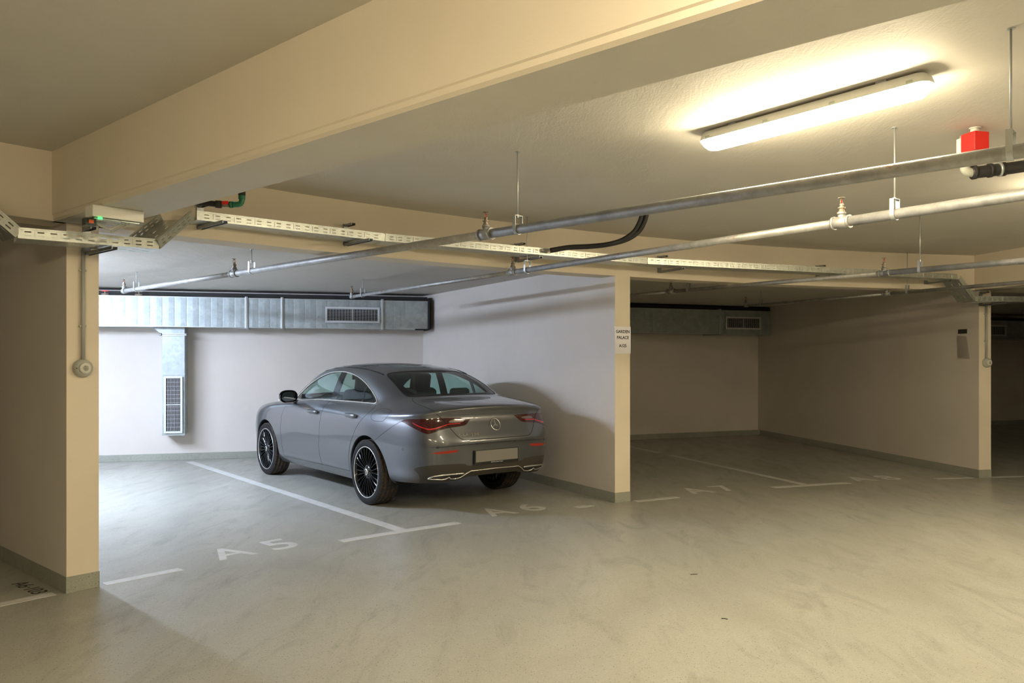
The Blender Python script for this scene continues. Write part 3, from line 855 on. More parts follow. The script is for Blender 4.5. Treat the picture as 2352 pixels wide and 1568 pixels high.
# short drop duct with tall grille
(a_, ang_, _) = BW56
xa, xb = xloc(BW56, 373, .30), xloc(BW56, 424, .30)
xm = (xa+xb)/2; wd = xb-xa
t = thing('drop_duct', 'vertical galvanised duct with tall white grille below the large duct', 'duct', (a_.x, a_.y, 0), ang_)
m = MB(); dd = .30; zb_, zt_ = .395, 1.947
vs = []; fs = []
zz = [zb_, .40, 1.26, 1.44, 1.60, 1.76, 1.84]
for i, z in enumerate(zz):
    b = .006 if i % 2 else 0
    vs += [(xa, -dd, z), (xb, -dd, z), (xb, 0, z), (xa, 0, z)]
for i in range(len(zz)-1):
    for k in range(4): fs.append((4*i+k, 4*i+(k+1) % 4, 4*i+4+(k+1) % 4, 4*i+4+k))
fs.append((3, 2, 1, 0)); m.add(vs, fs); m.build('duct_body', M_DUCT, t)
m = MB(); vs = [(xa, -dd, 1.84), (xb, -dd, 1.84), (xb, 0, 1.84), (xa, 0, 1.84), (xa-.13, -dd, zt_), (xb, -dd, zt_), (xb, 0, zt_), (xa-.13, 0, zt_)]
m.add(vs, [(0, 1, 5, 4), (1, 2, 6, 5), (2, 3, 7, 6), (3, 0, 4, 7)]); m.build('flared_neck', M_DUCT, t)
for z in (1.832, 1.855):
    m = MB(); m.box((xm, -dd-.008, z), (wd+.05, .02, .014)); m.build('flange', M_FLANGE, t, bevel=.002)
for s in (xa-.02, xb+.02):
    m = MB(); m.cyl((s, -dd-.02, 1.825), (s, -dd-.02, 1.865), .016, 10); m.build('bolt', M_FLANGE, t)
for z in (1.44, 1.60, 1.72):
    m = MB(); m.box((xm, -dd-.001, z), (wd-.004, .004, .005)); m.build('seam', M_DUCT, t)
for z_ in (zb_+.01, 1.275): m = MB(); m.box((xm, -dd-.004, z_), (wd+.010, .011, .03)); m.build('edge_trim', M_DUCT, t)
grille(t, wd-.05, .82, Matrix.Translation((xm, -dd-.026, .425+.41)))
# red valve tops above the duct at the far left
for px_, lb in ((240, 'small red valve above the duct at its visible left end'), (318, 'rusty valve above the duct under the pipe end')):
    x = xloc(BW56, px_, DP)
    t = thing('valve', lb, 'valve', (a_.x+math.cos(ang_)*x+math.sin(ang_)*(DP-.03), a_.y+math.sin(ang_)*x-math.cos(ang_)*(DP-.03), 2.40), ang_)
    m = MB(); m.cyl((-.05, 0, 0), (.05, 0, 0), .018, 12); m.cyl((0, 0, 0), (0, 0, .04), .012, 10); m.build('body', M_BRASS, t)
    m = MB(); m.box((0, 0, .045), (.10, .03, .012)); m.build('handle', M_RED if px_ == 240 else M_BRASS, t, bevel=.003)

# ================================================================ the car
CAR = thing('car', 'dark grey metallic four-door coupe parked nose-in in the bright bay', 'car', (-.1324, 7.834, 0), 2.2382)
# car frame: x forward from the rear bumper, y to the left, z up
def paint(name, base, dirt=False):
    m, t, b = nt(name)
    tc = node(t, 'ShaderNodeTexCoord').outputs['Object']
    col = base
    b.inputs['Metallic'].default_value = .75; b.inputs['Roughness'].default_value = .28
    b.inputs['Coat Weight'].default_value = 1; b.inputs['Coat Roughness'].default_value = .03
    f = noise(t, tc, 900, 1, .5)
    c = ramp(t, f, [(.3, tuple(v*.85 for v in base)), (.7, tuple(v*1.2 for v in base))])
    # road dirt thrown up low on the rear bumper
    sp = node(t, 'ShaderNodeSeparateXYZ'); t.links.new(tc, sp.inputs[0])
    mz = node(t, 'ShaderNodeMapRange'); mz.inputs[1].default_value = .50; mz.inputs[2].default_value = .26; mz.inputs[3].default_value = 0; mz.inputs[4].default_value = 1
    t.links.new(sp.outputs['Z'], mz.inputs[0])
    mx = node(t, 'ShaderNodeMapRange'); mx.inputs[1].default_value = .55; mx.inputs[2].default_value = .1; mx.inputs[3].default_value = 0; mx.inputs[4].default_value = 1
    t.links.new(sp.outputs['X'], mx.inputs[0])
    mu = node(t, 'ShaderNodeMath', operation='MULTIPLY'); t.links.new(mz.outputs[0], mu.inputs[0]); t.links.new(mx.outputs[0], mu.inputs[1])
    n2 = noise(t, tc, 9, 5, .65)
    m3 = node(t, 'ShaderNodeMath', operation='MULTIPLY'); t.links.new(mu.outputs[0], m3.inputs[0]); t.links.new(n2, m3.inputs[1])
    dr = ramp(t, m3.outputs[0], [(.04, (0, 0, 0)), (.26, (.8, .8, .8))])
    c = mixc(t, dr, c, (.13, .105, .075))
    t.links.new(c, b.inputs['Base Color'])
    rr = mixc(t, dr, (.36, .36, .36), (.7, .7, .7)); t.links.new(rr, b.inputs['Roughness'])
    sub = node(t, 'ShaderNodeMath', operation='SUBTRACT'); sub.inputs[0].default_value = 1.0; t.links.new(dr, sub.inputs[1]); t.links.new(sub.outputs[0], b.inputs['Coat Weight'])
    return m
M_CAR = paint('grey_metallic_paint', (.105, .112, .127))
M_TRIMD = plain('gloss_black_trim', (.007, .007, .008), .12, 0, Specular_IOR_Level=.3)
M_LINE = plain('panel_gap', (.006, .006, .006), .9)
M_CHROME = plain('chrome', (.80, .80, .78), .12, 1.0)
M_SATIN = plain('satin_chrome', (.74, .74, .70), .25, .9)
M_RIMB = plain('black_rim_lacquer', (.010, .011, .013), .14)
M_RIMS = plain('polished_rim_edge', (.74, .74, .74), .24, .85)
M_INT = plain('black_interior', (.018, .018, .019), .7)
M_SEAT = plain('black_seat_fabric', (.025, .025, .027), .8)
M_LINER = plain('wheel_arch_liner', (.008, .008, .008), .95)
M_DIFF = plain('dusty_black_bumper', (.034, .030, .024), .6)
M_LAMP = plain('dark_red_lamp_glass', (.040, .0012, .002), .08, 0, Coat_Weight=.7)
M_LAMPR = plain('bright_red_lamp_bar', (.60, .008, .010), .25, 0, Coat_Weight=1.0)
M_LAMPW = plain('clear_reversing_lamp', (.20, .17, .17), .2, .5, Coat_Weight=.6)
M_REFR = plain('red_reflector', (.34, .022, .010), .25)
M_GLASS = glassy('tinted_car_glass', (.68, .86, .82), .01, 1.5)
M_GLASSR = glassy('dark_tinted_rear_glass', (.52, .72, .68), .01, 1.5)
M_PLATE = plain('blank_number_plate', (.21, .20, .185), .45)
M_TYRE, t_, b_ = nt('tyre_rubber')
tc_ = node(t_, 'ShaderNodeTexCoord').outputs['Object']
t_.links.new(ramp(t_, noise(t_, tc_, 22, 4, .7), [(.44, (.020, .018, .017)), (.66, (.075, .045, .022))]), b_.inputs['Base Color'])
b_.inputs['Roughness'].default_value = .75
M_SIDEW = plain('tyre_sidewall', (.010, .010, .010), .8, 0, Specular_IOR_Level=.25)

# ---- body surface: a net of control points (columns run round the plan, rings run upward)
COLS = 24
side_x = [.82, 1.06, 1.30, 1.60, 2.00, 2.40, 2.80, 3.15, 3.50, 3.80, 4.05, 4.28]           # columns 7..18
rear = [(0.0, 0.0), (.004, .30), (.022, .56), (.070, .755), (.165, .875), (.32, .945), (.55, .985)]   # columns 0..6: x, share of the half width
front = [(4.50, .85), (4.625, .68), (4.68, .46), (4.70, .22), (4.705, 0.0)]               # columns 19..23
def Wd(x, z):
    base = np.interp(z, [.18, .24, .30, .38, .50, .62, .70, .78, .86, .91, .94, .97, 1.0], [.80, .855, .878, .888, .900, .907, .908, .907, .900, .884, .862, .83, .79])
    k = np.interp(x, [.3, .8, 1.06, 1.5, 2.1, 2.8, 3.3, 3.8, 4.1, 4.3], [.985, 1.004, 1.010, 1.0, .992, .992, .998, 1.002, .985, .955])
    # waist between the wheels above the sill
    return base*k
ZL = [.20, .235, .30, .40, .50, .57, .602, .609, .614, .620, .65, .70, .76, .84, .90]     # rings 0..14 (levels on the flank)
XR = [.115, .075, .048, .042, .040, .040, .042, .040, -.002, -.005, -.003, .012, .036, .062, .086]
XC = [.115, .075, .048, .030, .022, .014, .010, .009, .008, .008, .006, .014, .036, .062, .086]   # towards the corner: no step
zb = [.338, .335, .315, .30, .29, .28, .268, .25] + [.205]*9 + [.205, .20, .19, .18, .175, .17, .17]
ztop = [.955, .955, .952, .945, .932, .922, .92, .92] + [.92]*6 + [.915, .90, .88, .85, .80, .755, .735, .725, .72, .72]
NR = 26
net = np.zeros((NR, COLS, 3))
for c in range(COLS):
    for k in range(15):
        z = zb[c] + (ZL[k]-.20)/(.90-.20)*(.90-zb[c])
        if c >= 14: z = zb[c] + (ZL[k]-.20)/(.90-.20)*(ztop[c]-.02-zb[c])
        zz = ZL[k]
        bw = min(1, max(0, (c-2)/1.0)); xr = XR[k]*(1-bw)+XC[k]*bw
        if c <= 6:
            x = rear[c][0] + xr*(1-.55*(c/6)**1.5)*(1 if c < 6 else .3); y = rear[c][1]*Wd(.3, zz)
            if c == 6: x = rear[c][0]
        elif c <= 18:
            x = side_x[c-7]; y = Wd(x, zz)
            if k <= 1 and c < 19: y -= 0
        else:
            x = front[c-19][0] + [-.10, -.03, .0, .01, .012, .012, .012, .012, .012, .012, .010, .006, 0, -.02, -.05][k]*(1 if c > 19 else .5); y = front[c-19][1]*Wd(4.2, zz)
        net[k, c] = (x, y, z)
# ring 12: just under the shoulder / under the boot lip, 13: lip edge and shoulder, 14: behind the lip
lip = [(.062, 0, 1.030), (.066, .27, 1.026), (.084, .49, 1.014), (.128, .655, .996), (.225, .765, .975), (.37, .822, .963), (.57, .85, .958), (.82, .868, .958)]
for c in range(COLS):
    if c < 8:
        x, y, z = lip[c]
        f = max(0, 1-c/6)
        net[15, c] = (x+.030*f+.004, y+(.018*(c/7) if c else 0), z-.050*f-.028*(1-f))
        net[16, c] = (x-.010*f, y, z)
    else:
        xs = net[14, c, 0]; zt = ztop[c]
        w = net[14, c, 1]
        if c <= 18:
            net[15, c] = (xs, w-.018, zt+.018); net[16, c] = (xs, w-.048, zt+.046)
        else:
            net[15, c] = (xs-.015, w*.985, zt+.012); net[16, c] = (xs-.045, w*.955, zt+.028)
base = [(.725, 0, 1.090), (.73, .25, 1.090), (.745, .48, 1.087), (.80, .635, 1.080), (.92, .715, 1.064), (1.06, .742, 1.046), (1.20, .748, 1.033), (1.35, .750, 1.024),
        (1.50, .753, 1.022), (1.68, .755, 1.022), (1.90, .757, 1.022), (2.16, .758, 1.020), (2.44, .757, 1.016), (2.74, .753, 1.008), (3.02, .745, .998),
        (3.24, .728, .988), (3.40, .695, .985), (3.50, .64, .985), (3.58, .565, .988), (3.635, .475, .992), (3.675, .37, .998), (3.70, .25, 1.002), (3.715, .125, 1.006), (3.72, 0, 1.008)]
rail = [(1.345, 0, 1.352), (1.35, .23, 1.352), (1.365, .43, 1.346), (1.41, .552, 1.336), (1.50, .600, 1.345), (1.61, .613, 1.360), (1.73, .617, 1.371), (1.85, .618, 1.380),
        (1.98, .618, 1.387), (2.12, .617, 1.391), (2.26, .616, 1.390), (2.40, .613, 1.378), (2.54, .610, 1.366), (2.67, .604, 1.350), (2.79, .594, 1.330),
        (2.88, .577, 1.312), (2.94, .545, 1.302), (2.965, .495, 1.306), (2.975, .43, 1.318), (2.975, .35, 1.332), (2.97, .265, 1.346), (2.965, .18, 1.357), (2.96, .09, 1.363), (2.96, 0, 1.365)]
roofz = lambda x: float(np.interp(x, [1.3, 1.6, 1.9, 2.2, 2.5, 2.8, 3.0], [1.355, 1.410, 1.442, 1.454, 1.452, 1.425, 1.375]))
for c in range(COLS):
    p13 = net[16, c]; B = np.array(base[c]); Rl = np.array(rail[c])
    q = p13*.80 + B*.20; q[2] += .010 if c < 6 else .004; net[17, c] = q
    q = p13*.42 + B*.58; q[2] += .012 if (c < 5 or c > 18) else .0; net[18, c] = q
    net[19, c] = B
    nrm = np.array([0, 1, 0.]) if 4 <= c <= 16 else np.array([0, 0, 1.])
    for k, tt in ((20, .22), (21, .5), (22, .8)):
        q = B*(1-tt)+Rl*tt; bl = 4*tt*(1-tt)*.024
        if c <= 3: q[0] -= bl*.4; q[2] += bl*1.25
        elif c in (4, 5): q[1] += bl*.75; q[2] += bl*.8
        elif c <= 16: q[1] += bl*.75; q[2] += bl*.15
        else: q[0] += bl*.4; q[2] += bl*.9
        net[k, c] = q
    net[23, c] = Rl
    xs = float(np.interp(c, [0, 3, 5, 9, 12, 16, 20, 23], [1.62, 1.70, 1.80, 2.10, 2.34, 2.60, 2.68, 2.72]))
    S = np.array([xs, 0, roofz(xs)])
    for k, tt, zf in ((24, .30, .62), (25, 1.0, 1.0)):
        q = Rl*(1-tt)+S*tt; q[2] = Rl[2]+(S[2]-Rl[2])*zf; net[k, c] = q
def bspl_matrix(n, sub, refl0, refl1):
    """rows: samples, columns: control points incl. one phantom on each side"""
    rows = []
    for i in range(n-1):
        for s in range(sub+(1 if i == n-2 else 0)):
            t = s/sub; r = np.zeros(n+2)
            r[i:i+4] = [(1-t)**3/6, (3*t**3-6*t**2+4)/6, (-3*t**3+3*t**2+3*t+1)/6, t**3/6]; rows.append(r)
    return np.array(rows)
SU, SV = 5, 5
MU = bspl_matrix(COLS, SU, 0, 0); MV = bspl_matrix(NR, SV, 0, 0)
flip = np.array([1, -1, 1.])
ext = np.concatenate([net[:, 1:2]*flip, net, net[:, -2:-1]*flip], 1)
ext = np.concatenate([2*ext[0:1]-ext[1:2], ext, ext[-2:-1]*flip], 0)
G_ = np.einsum('va,abk,ub->vuk', MV, ext, MU)
nv, nu = G_.shape[:2]
bm = bmesh.new()
V = [[None]*nu for _ in range(nv)]; Wv = [[None]*nu for _ in range(nv)]
for i in range(nv):
    for j in range(nu):
        p = G_[i, j]
        V[i][j] = bm.verts.new(p); Wv[i][j] = bm.verts.new(p*flip)
for i in range(nv-1):
    for j in range(nu-1):
        bm.faces.new((V[i][j], V[i+1][j], V[i+1][j+1], V[i][j+1]))
        bm.faces.new((Wv[i][j], Wv[i][j+1], Wv[i+1][j+1], Wv[i+1][j]))
bmesh.ops.remove_doubles(bm, verts=bm.verts, dist=1e-4)
bmesh.ops.dissolve_degenerate(bm, edges=bm.edges, dist=1e-5)
bm.normal_update()
fc = bm.faces[:]; up_ = max(fc, key=lambda f: f.calc_center_median().z)
if up_.normal.z < 0: bmesh.ops.reverse_faces(bm, faces=bm.faces[:]); bm.normal_update()
N0 = bm.verts.layers.float_vector.new('n0'); PT = bm.faces.layers.int.new('part')
for v in bm.verts: v[N0] = v.normal
BVH = BVHTree.FromBMesh(bm)

AX = {'y': (0, 2, 1), 'x': (1, 2, 0), 'z': (0, 1, 2)}     # projection axis -> (u index, v index, axis index)
def cut(poly, ax, filt, closed=True):
    """score the surface along a polygon seen along axis ax"""
    iu, iv, ia = AX[ax]
    us = [p[0] for p in poly]; vs = [p[1] for p in poly]
    u0, u1, v0, v1 = min(us)-.02, max(us)+.02, min(vs)-.02, max(vs)+.02
    cand = set()
    for f in bm.faces:
        c = f.calc_center_median()
        if u0-.06 < c[iu] < u1+.06 and v0-.06 < c[iv] < v1+.06 and filt(c): cand.add(f)
    n = len(poly)
    for i in range(n if closed else n-1):
        a = poly[i]; b = poly[(i+1) % n]
        su0, su1 = min(a[0], b[0])-1e-4, max(a[0], b[0])+1e-4; sv0, sv1 = min(a[1], b[1])-1e-4, max(a[1], b[1])+1e-4
        sel = []
        for f in cand:
            if not f.is_valid: continue
            fu = [v.co[iu] for v in f.verts]; fv = [v.co[iv] for v in f.verts]
            if min(fu) <= su1 and max(fu) >= su0 and min(fv) <= sv1 and max(fv) >= sv0: sel.append(f)
        if not sel: continue
        co = Vector((0, 0, 0)); co[iu] = a[0]; co[iv] = a[1]
        no = Vector((0, 0, 0)); no[iu] = b[1]-a[1]; no[iv] = -(b[0]-a[0])
        if no.length < 1e-9: continue
        geom = list({v for f in sel for v in f.verts}) + list({e for f in sel for e in f.edges}) + sel
        r = bmesh.ops.bisect_plane(bm, geom=geom, plane_co=co, plane_no=no.normalized(), dist=1e-5)
        cand = {f for f in cand if f.is_valid} | {g for g in r['geom'] if isinstance(g, bmesh.types.BMFace)}
def inpoly(u, v, poly):
    c = False; n = len(poly); j = n-1
    for i in range(n):
        xi, yi = poly[i]; xj, yj = poly[j]
        if (yi > v) != (yj > v) and u < (xj-xi)*(v-yi)/(yj-yi)+xi: c = not c
        j = i
    return c
def assign(poly, ax, filt, pid, only=None):
    iu, iv, ia = AX[ax]
    for f in bm.faces:
        c = f.calc_center_median()
        if filt(c) and inpoly(c[iu], c[iv], poly) and (only is None or f[PT] in only): f[PT] = pid
def smooth_poly(pts, n=4, closed=True):
    """Catmull-Rom through the points; a point given as a 3-tuple (.., .., 0) stays a sharp corner"""
    out = []; N = len(pts)
    for i in range(N if closed else N-1):
        p1 = pts[i]; p2 = pts[(i+1) % N]
        p0 = p1 if (len(p1) == 3 or (not closed and i == 0)) else pts[i-1]
        p3 = p2 if (len(p2) == 3 or (not closed and i == N-2)) else pts[(i+2) % N]
        for k in range(n):
            t = k/n
            out.append(tuple(.5*(2*p1[a]+(-p0[a]+p2[a])*t+(2*p0[a]-5*p1[a]+4*p2[a]-p3[a])*t*t+(-p0[a]+3*p1[a]-3*p2[a]+p3[a])*t**3) for a in (0, 1)))
    if not closed: out.append(tuple(pts[-1][:2]))
    return out
def densify(poly, step=.05, closed=True):
    out = []; n = len(poly)
    for i in range(n if closed else n-1):
        a, b = poly[i], poly[(i+1) % n]; k = max(1, int(math.dist(a[:2], b[:2])/step))
        for j in range(k): out.append((a[0]+(b[0]-a[0])*j/k, a[1]+(b[1]-a[1])*j/k))
    if not closed: out.append(tuple(poly[-1][:2]))
    return out
def onto(poly, ax, sign, off=0.0, start=None):
    """outline -> points on the body; ax projection axis, sign = side it is seen from"""
    iu, iv, ia = AX[ax]; out = []
    for u, v in poly:
        o = Vector((0, 0, 0)); o[iu] = u; o[iv] = v; o[ia] = 3*sign if ax != 'x' else (-2 if sign < 0 else 7)
        d = Vector((0, 0, 0)); d[ia] = -sign
        loc, nn, _, _ = BVH.ray_cast(o, d)
        if loc is None: continue
        if nn.dot(d) > 0: nn = -nn
        out.append(loc+nn*off)
    return out

# ---- outlines (side view: x, z)
dlo = smooth_poly([(3.24, .988, 0), (2.95, .996), (2.6, 1.010), (2.2, 1.022), (1.7, 1.026), (1.13, 1.026, 0), (1.105, 1.040), (1.125, 1.068), (1.19, 1.110), (1.31, 1.172), (1.50, 1.244),
                   (1.73, 1.303), (1.98, 1.338), (2.19, 1.344), (2.43, 1.327), (2.68, 1.273), (2.91, 1.188), (3.07, 1.105), (3.19, 1.03)])
def band(a, b, w):      # straight slanted bar polygon, a bottom, b top
    return [(a[0]-w/2, a[1]), (a[0]+w/2, a[1]), (b[0]+w/2, b[1]), (b[0]-w/2, b[1])]
barB = [(2.04, .95), (2.185, .95), (2.125, 1.40), (2.02, 1.40)]
barC = [(1.395, .95), (1.425, .95), (1.475, 1.40), (1.445, 1.40)]
mirror_tri = [(3.30, .95), (3.05, .95), (3.055, .99), (3.13, 1.075), (3.30, 1.11)]
dooR = smooth_poly([(1.095, 1.020, 0), (1.03, .975), (1.055, .935), (1.115, .891), (1.234, .795), (1.353, .654), (1.428, .535), (1.461, .404), (1.466, .30, 0), (1.80, .297), (2.165, .295, 0), (2.200, .40), (2.208, .49), (2.185, .62), (2.165, .76), (2.150, .86), (2.145, .93), (2.175, 1.023, 0), (1.7, 1.026)])
dooF = smooth_poly([(2.175, 1.023, 0), (2.145, .93), (2.150, .86), (2.165, .76), (2.185, .62), (2.208, .49), (2.200, .40), (2.165, .295, 0), (2.6, .290), (3.255, .285, 0), (3.285, .42), (3.292, .60), (3.270, .78), (3.225, .87), (3.15, .955), (3.16, .990, 0), (2.95, .996), (2.6, 1.010)])
fuel = smooth_poly([(.899, .986), (.74, .986), (.655, .972), (.655, .945), (.717, .882), (.775, .868), (.896, .870), (.96, .892), (.965, .925), (.945, .955)])
sill = [(1.30, .05), (3.50, .05), (3.50, .288), (2.6, .292), (1.30, .299)]
side_f = lambda lo, hi: (lambda c: abs(c.y) > .45 and lo < c.z < hi)
def circ(cx, cz, r, n=44): return [(cx+r*math.cos(2*PI*k/n), cz+r*math.sin(2*PI*k/n)) for k in range(n)]
AR, AF = (1.045, .327, .385), (3.795, .327, .385)
bump_line = [(1.2, .52), (.95, .63), (.867, .670), (.719, .747), (.571, .827), (.507, .860), (.451, .883), (.42, .895)]
# rear view outlines (y, z)
lampL = smooth_poly([(.262, .920, 0), (.312, .878, 0), (.362, .847), (.54, .830), (.640, .806), (.700, .785), (.735, .779), (.757, .790), (.805, .827), (.845, .885, 0), (.819, .912), (.727, .919), (.60, .924), (.43, .922)], 3)
trunk_side = [(.0, .710), (.37, .710), (.405, .713), (.438, .728), (.468, .756), (.500, .800), (.534, .848), (.563, .895), (.604, .936), (.655, .985)]
trunk_top = [(.10, .675), (.155, .662), (.40, .652), (.50, .640), (.58, .622), (.66, .590), (.70, .562), (.735, .545)]     # x, y
pl_hw, pl_z0, pl_z1 = .27, .468, .60
diffuser = smooth_poly([(0, .457, 0), (.315, .457), (.365, .477), (.50, .485), (.672, .483), (.755, .470), (.800, .440), (.770, .385), (.745, .31), (.735, .20, 0), (0, .20, 0)], 3)
lowcut = [(0, .345), (.30, .343), (.38, .325), (.46, .310), (.70, .300), (1.0, .27)]
refl = [(.435, .618), (.462, .596), (.55, .589), (.65, .588), (.706, .593), (.68, .606), (.56, .616)]
mir = lambda poly: [(-u, v) for u, v in poly]
# rear glass, windscreen, sunroof (top view: x, y)
def sym(half): return half + [(x, -y) for x, y in half[::-1] if abs(y) > 1e-6]
rg = sym(smooth_poly([(.738, 0), (.742, .25), (.752, .43), (.770, .520), (.82, .566), (.95, .570), (1.10, .556), (1.22, .540), (1.31, .515), (1.345, .47), (1.352, .40), (1.352, .2), (1.352, 0)], 2, False))
rgi = sym(smooth_poly([(.775, 0), (.78, .25), (.795, .41), (.83, .470), (.93, .498), (1.06, .498), (1.18, .485), (1.265, .462), (1.292, .42), (1.300, .2), (1.300, 0)], 2, False))
ws = sym(smooth_poly([(3.66, 0), (3.64, .25), (3.58, .45), (3.47, .59), (3.36, .635), (3.18, .60), (3.02, .535), (2.955, .47), (2.955, .25), (2.955, 0)], 2, False))
sr = sym(smooth_poly([(1.90, 0), (1.90, .30), (1.92, .43), (1.98, .465), (2.4, .475), (2.85, .465), (2.925, .43), (2.935, .25), (2.935, 0)], 2, False))
hood = sym(smooth_poly([(4.52, 0), (4.51, .3), (4.44, .55), (4.30, .66), (4.0, .70), (3.72, .71), (3.60, .69), (3.64, .60), (3.70, .42), (3.73, .2), (3.735, 0)], 2, False))
PID = dict(body=0, door_rear=1, door_front=2, fuel=3, sill=4, bumper=5, lamp=6, trunk=7, lamp_t=8, glass_side_f=9, glass_side_r=10, quarter=11, pillar=12, rear_glass=13, frit=14, screen=15, sunroof=16, hood=17, diffuser=18, refl=19, dead=20, lampbar=21, headlamp=22, grille=23, rev=24, lampbar_t=25)
fs = side_f(.1, 1.36)
cut(dlo, 'y', side_f(.93, 1.40)); cut(barB, 'y', side_f(.93, 1.40)); cut(barC, 'y', side_f(.93, 1.40)); cut(mirror_tri, 'y', side_f(.93, 1.2))
cut(dooR, 'y', side_f(.2, 1.06)); cut(dooF, 'y', side_f(.2, 1.06)); cut(fuel, 'y', side_f(.8, 1.03)); cut(sill[2:], 'y', side_f(.1, .4), False)
for a in (AR, AF): cut(circ(*a), 'y', side_f(.0, .9))
cut(bump_line, 'y', side_f(.45, .95), False)
rf = lambda c: c.x < .75 and c.z < 1.02
for s in (1, -1):
    mm = (lambda p: p) if s > 0 else mir
    ff = lambda c, s=s: rf(c) and c.y*s > -.02
    cut(mm(lampL), 'x', ff); cut(mm(trunk_side), 'x', ff, False); cut(mm(diffuser), 'x', lambda c, s=s: c.x < .45 and c.z < .6 and c.y*s > -.02)
    cut(mm(lowcut), 'x', lambda c, s=s: c.x < .6 and c.z < .5 and c.y*s > -.02, False); cut(mm(refl), 'x', lambda c, s=s: c.x < .4 and c.z < .7 and c.y*s > 0)
    cut([(x, y*s) for x, y in trunk_top], 'z', lambda c, s=s: c.z > .93 and c.x < 1.0 and c.y*s > 0, False)
bar1 = smooth_poly([(.806, .886, 0), (.778, .855), (.726, .829), (.667, .834), (.592, .853), (.53, .869), (.528, .862), (.59, .846), (.66, .824), (.72, .818), (.785, .850)], 3)
bar2 = [(.528, .869), (.46, .872), (.40, .873), (.401, .867), (.46, .865), (.528, .862)]
rev = smooth_poly([(.502, .899), (.43, .902), (.364, .897), (.359, .887), (.399, .878), (.515, .879)], 2)
for s in (1, -1):
    mm = (lambda p: p) if s > 0 else mir
    for q in (bar1, bar2, rev): cut(mm(q), 'x', lambda c, s=s: c.x < .5 and c.z > .75 and c.y*s > 0)
tf = lambda c: c.z > 1.0
cut(rg, 'z', tf); cut(rgi, 'z', tf); cut(ws, 'z', lambda c: c.z > .95); cut(sr, 'z', tf); cut(hood, 'z', lambda c: c.z > .7 and c.x > 3.4)
hl = smooth_poly([(.30, .60), (.50, .665), (.72, .70), (.80, .69), (.78, .63), (.62, .575), (.42, .56)], 2); gr = smooth_poly([(.0, .62, 0), (.30, .61), (.36, .52), (.34, .40), (0, .385, 0)], 3)
for s in (1, -1):
    mm = (lambda p: p) if s > 0 else mir
    cut(mm(hl), 'x', lambda c, s=s: c.x > 4.1 and c.y*s > 0); cut(mm(gr), 'x', lambda c, s=s: c.x > 4.3 and c.y*s > -.01)
# ---- sort the faces into panels
below = lambda poly, u: float(np.interp(u, [p[0] for p in poly], [p[1] for p in poly]))
bl_ = bump_line[::-1]
for f in bm.faces:
    c = f.calc_center_median()
    ay = abs(c.y); p = 0
    if c.x < 1.1 and c.z < (below(bl_, c.x) if c.x > .43 else .905): p = 5
    f[PT] = p
assign(sill+[], 'y', side_f(0, .4), PID['sill'], (0,))
assign(dooR, 'y', side_f(.2, 1.06), PID['door_rear']); assign(dooF, 'y', side_f(.2, 1.06), PID['door_front']); assign(fuel, 'y', side_f(.8, 1.03), PID['fuel'])
sf = side_f(.93, 1.40)
for f in bm.faces:
    c = f.calc_center_median()
    if sf(c) and inpoly(c.x, c.z, dlo):
        if inpoly(c.x, c.z, barB) or inpoly(c.x, c.z, barC) or inpoly(c.x, c.z, mirror_tri): f[PT] = 12
        elif c.x > 2.1: f[PT] = 9
        elif c.x > 1.43: f[PT] = 10
        else: f[PT] = 11
ttp = [(x, y) for x, y in trunk_top]
for f in bm.faces:
    c = f.calc_center_median(); ay = abs(c.y)
    if c.x < .50 and c.z < .992 and inpoly(ay, c.z, [(-.01, .710)]+trunk_side+[(-.01, .985)]) and c.x < .28: f[PT] = 7
    elif c.z >= .975 and c.x < .80 and ay < float(np.interp(c.x, [p[0] for p in ttp], [p[1] for p in ttp])) and f[PT] in (0, 5): f[PT] = 7
for f in bm.faces:
    c = f.calc_center_median(); ay = abs(c.y)
    if c.x < .6 and .7 < c.z < .96 and inpoly(ay, c.z, lampL):
        tr = f[PT] == 7
        f[PT] = 8 if tr else 6
        if inpoly(ay, c.z, bar1): f[PT] = 25 if tr else 21
        elif inpoly(ay, c.z, bar2): f[PT] = 25
        elif inpoly(ay, c.z, rev) and tr: f[PT] = 24
    if c.x < .45 and c.z < .6 and inpoly(ay, c.z, diffuser): f[PT] = 18
    if c.x < .4 and c.z < .7 and inpoly(ay, c.z, refl): f[PT] = 19
    if c.x < .62 and c.z < .5 and c.z < below(lowcut, ay): f[PT] = 20
    if c.z > 1.0:
        if inpoly(c.x, c.y, rg): f[PT] = 14
        if inpoly(c.x, c.y, rgi): f[PT] = 13
        if inpoly(c.x, c.y, sr): f[PT] = 16
    if c.z > .95 and inpoly(c.x, c.y, ws): f[PT] = 15
    if c.z > .7 and c.x > 3.4 and inpoly(c.x, c.y, hood) and f[PT] == 0: f[PT] = 17
    if c.x > 4.1 and inpoly(ay, c.z, hl): f[PT] = 22
    if c.x > 4.3 and inpoly(ay, c.z, gr): f[PT] = 23
    for a in (AR, AF):
        if ay > .45 and math.hypot(c.x-a[0], c.z-a[1]) < a[2]-1e-4: f[PT] = 20

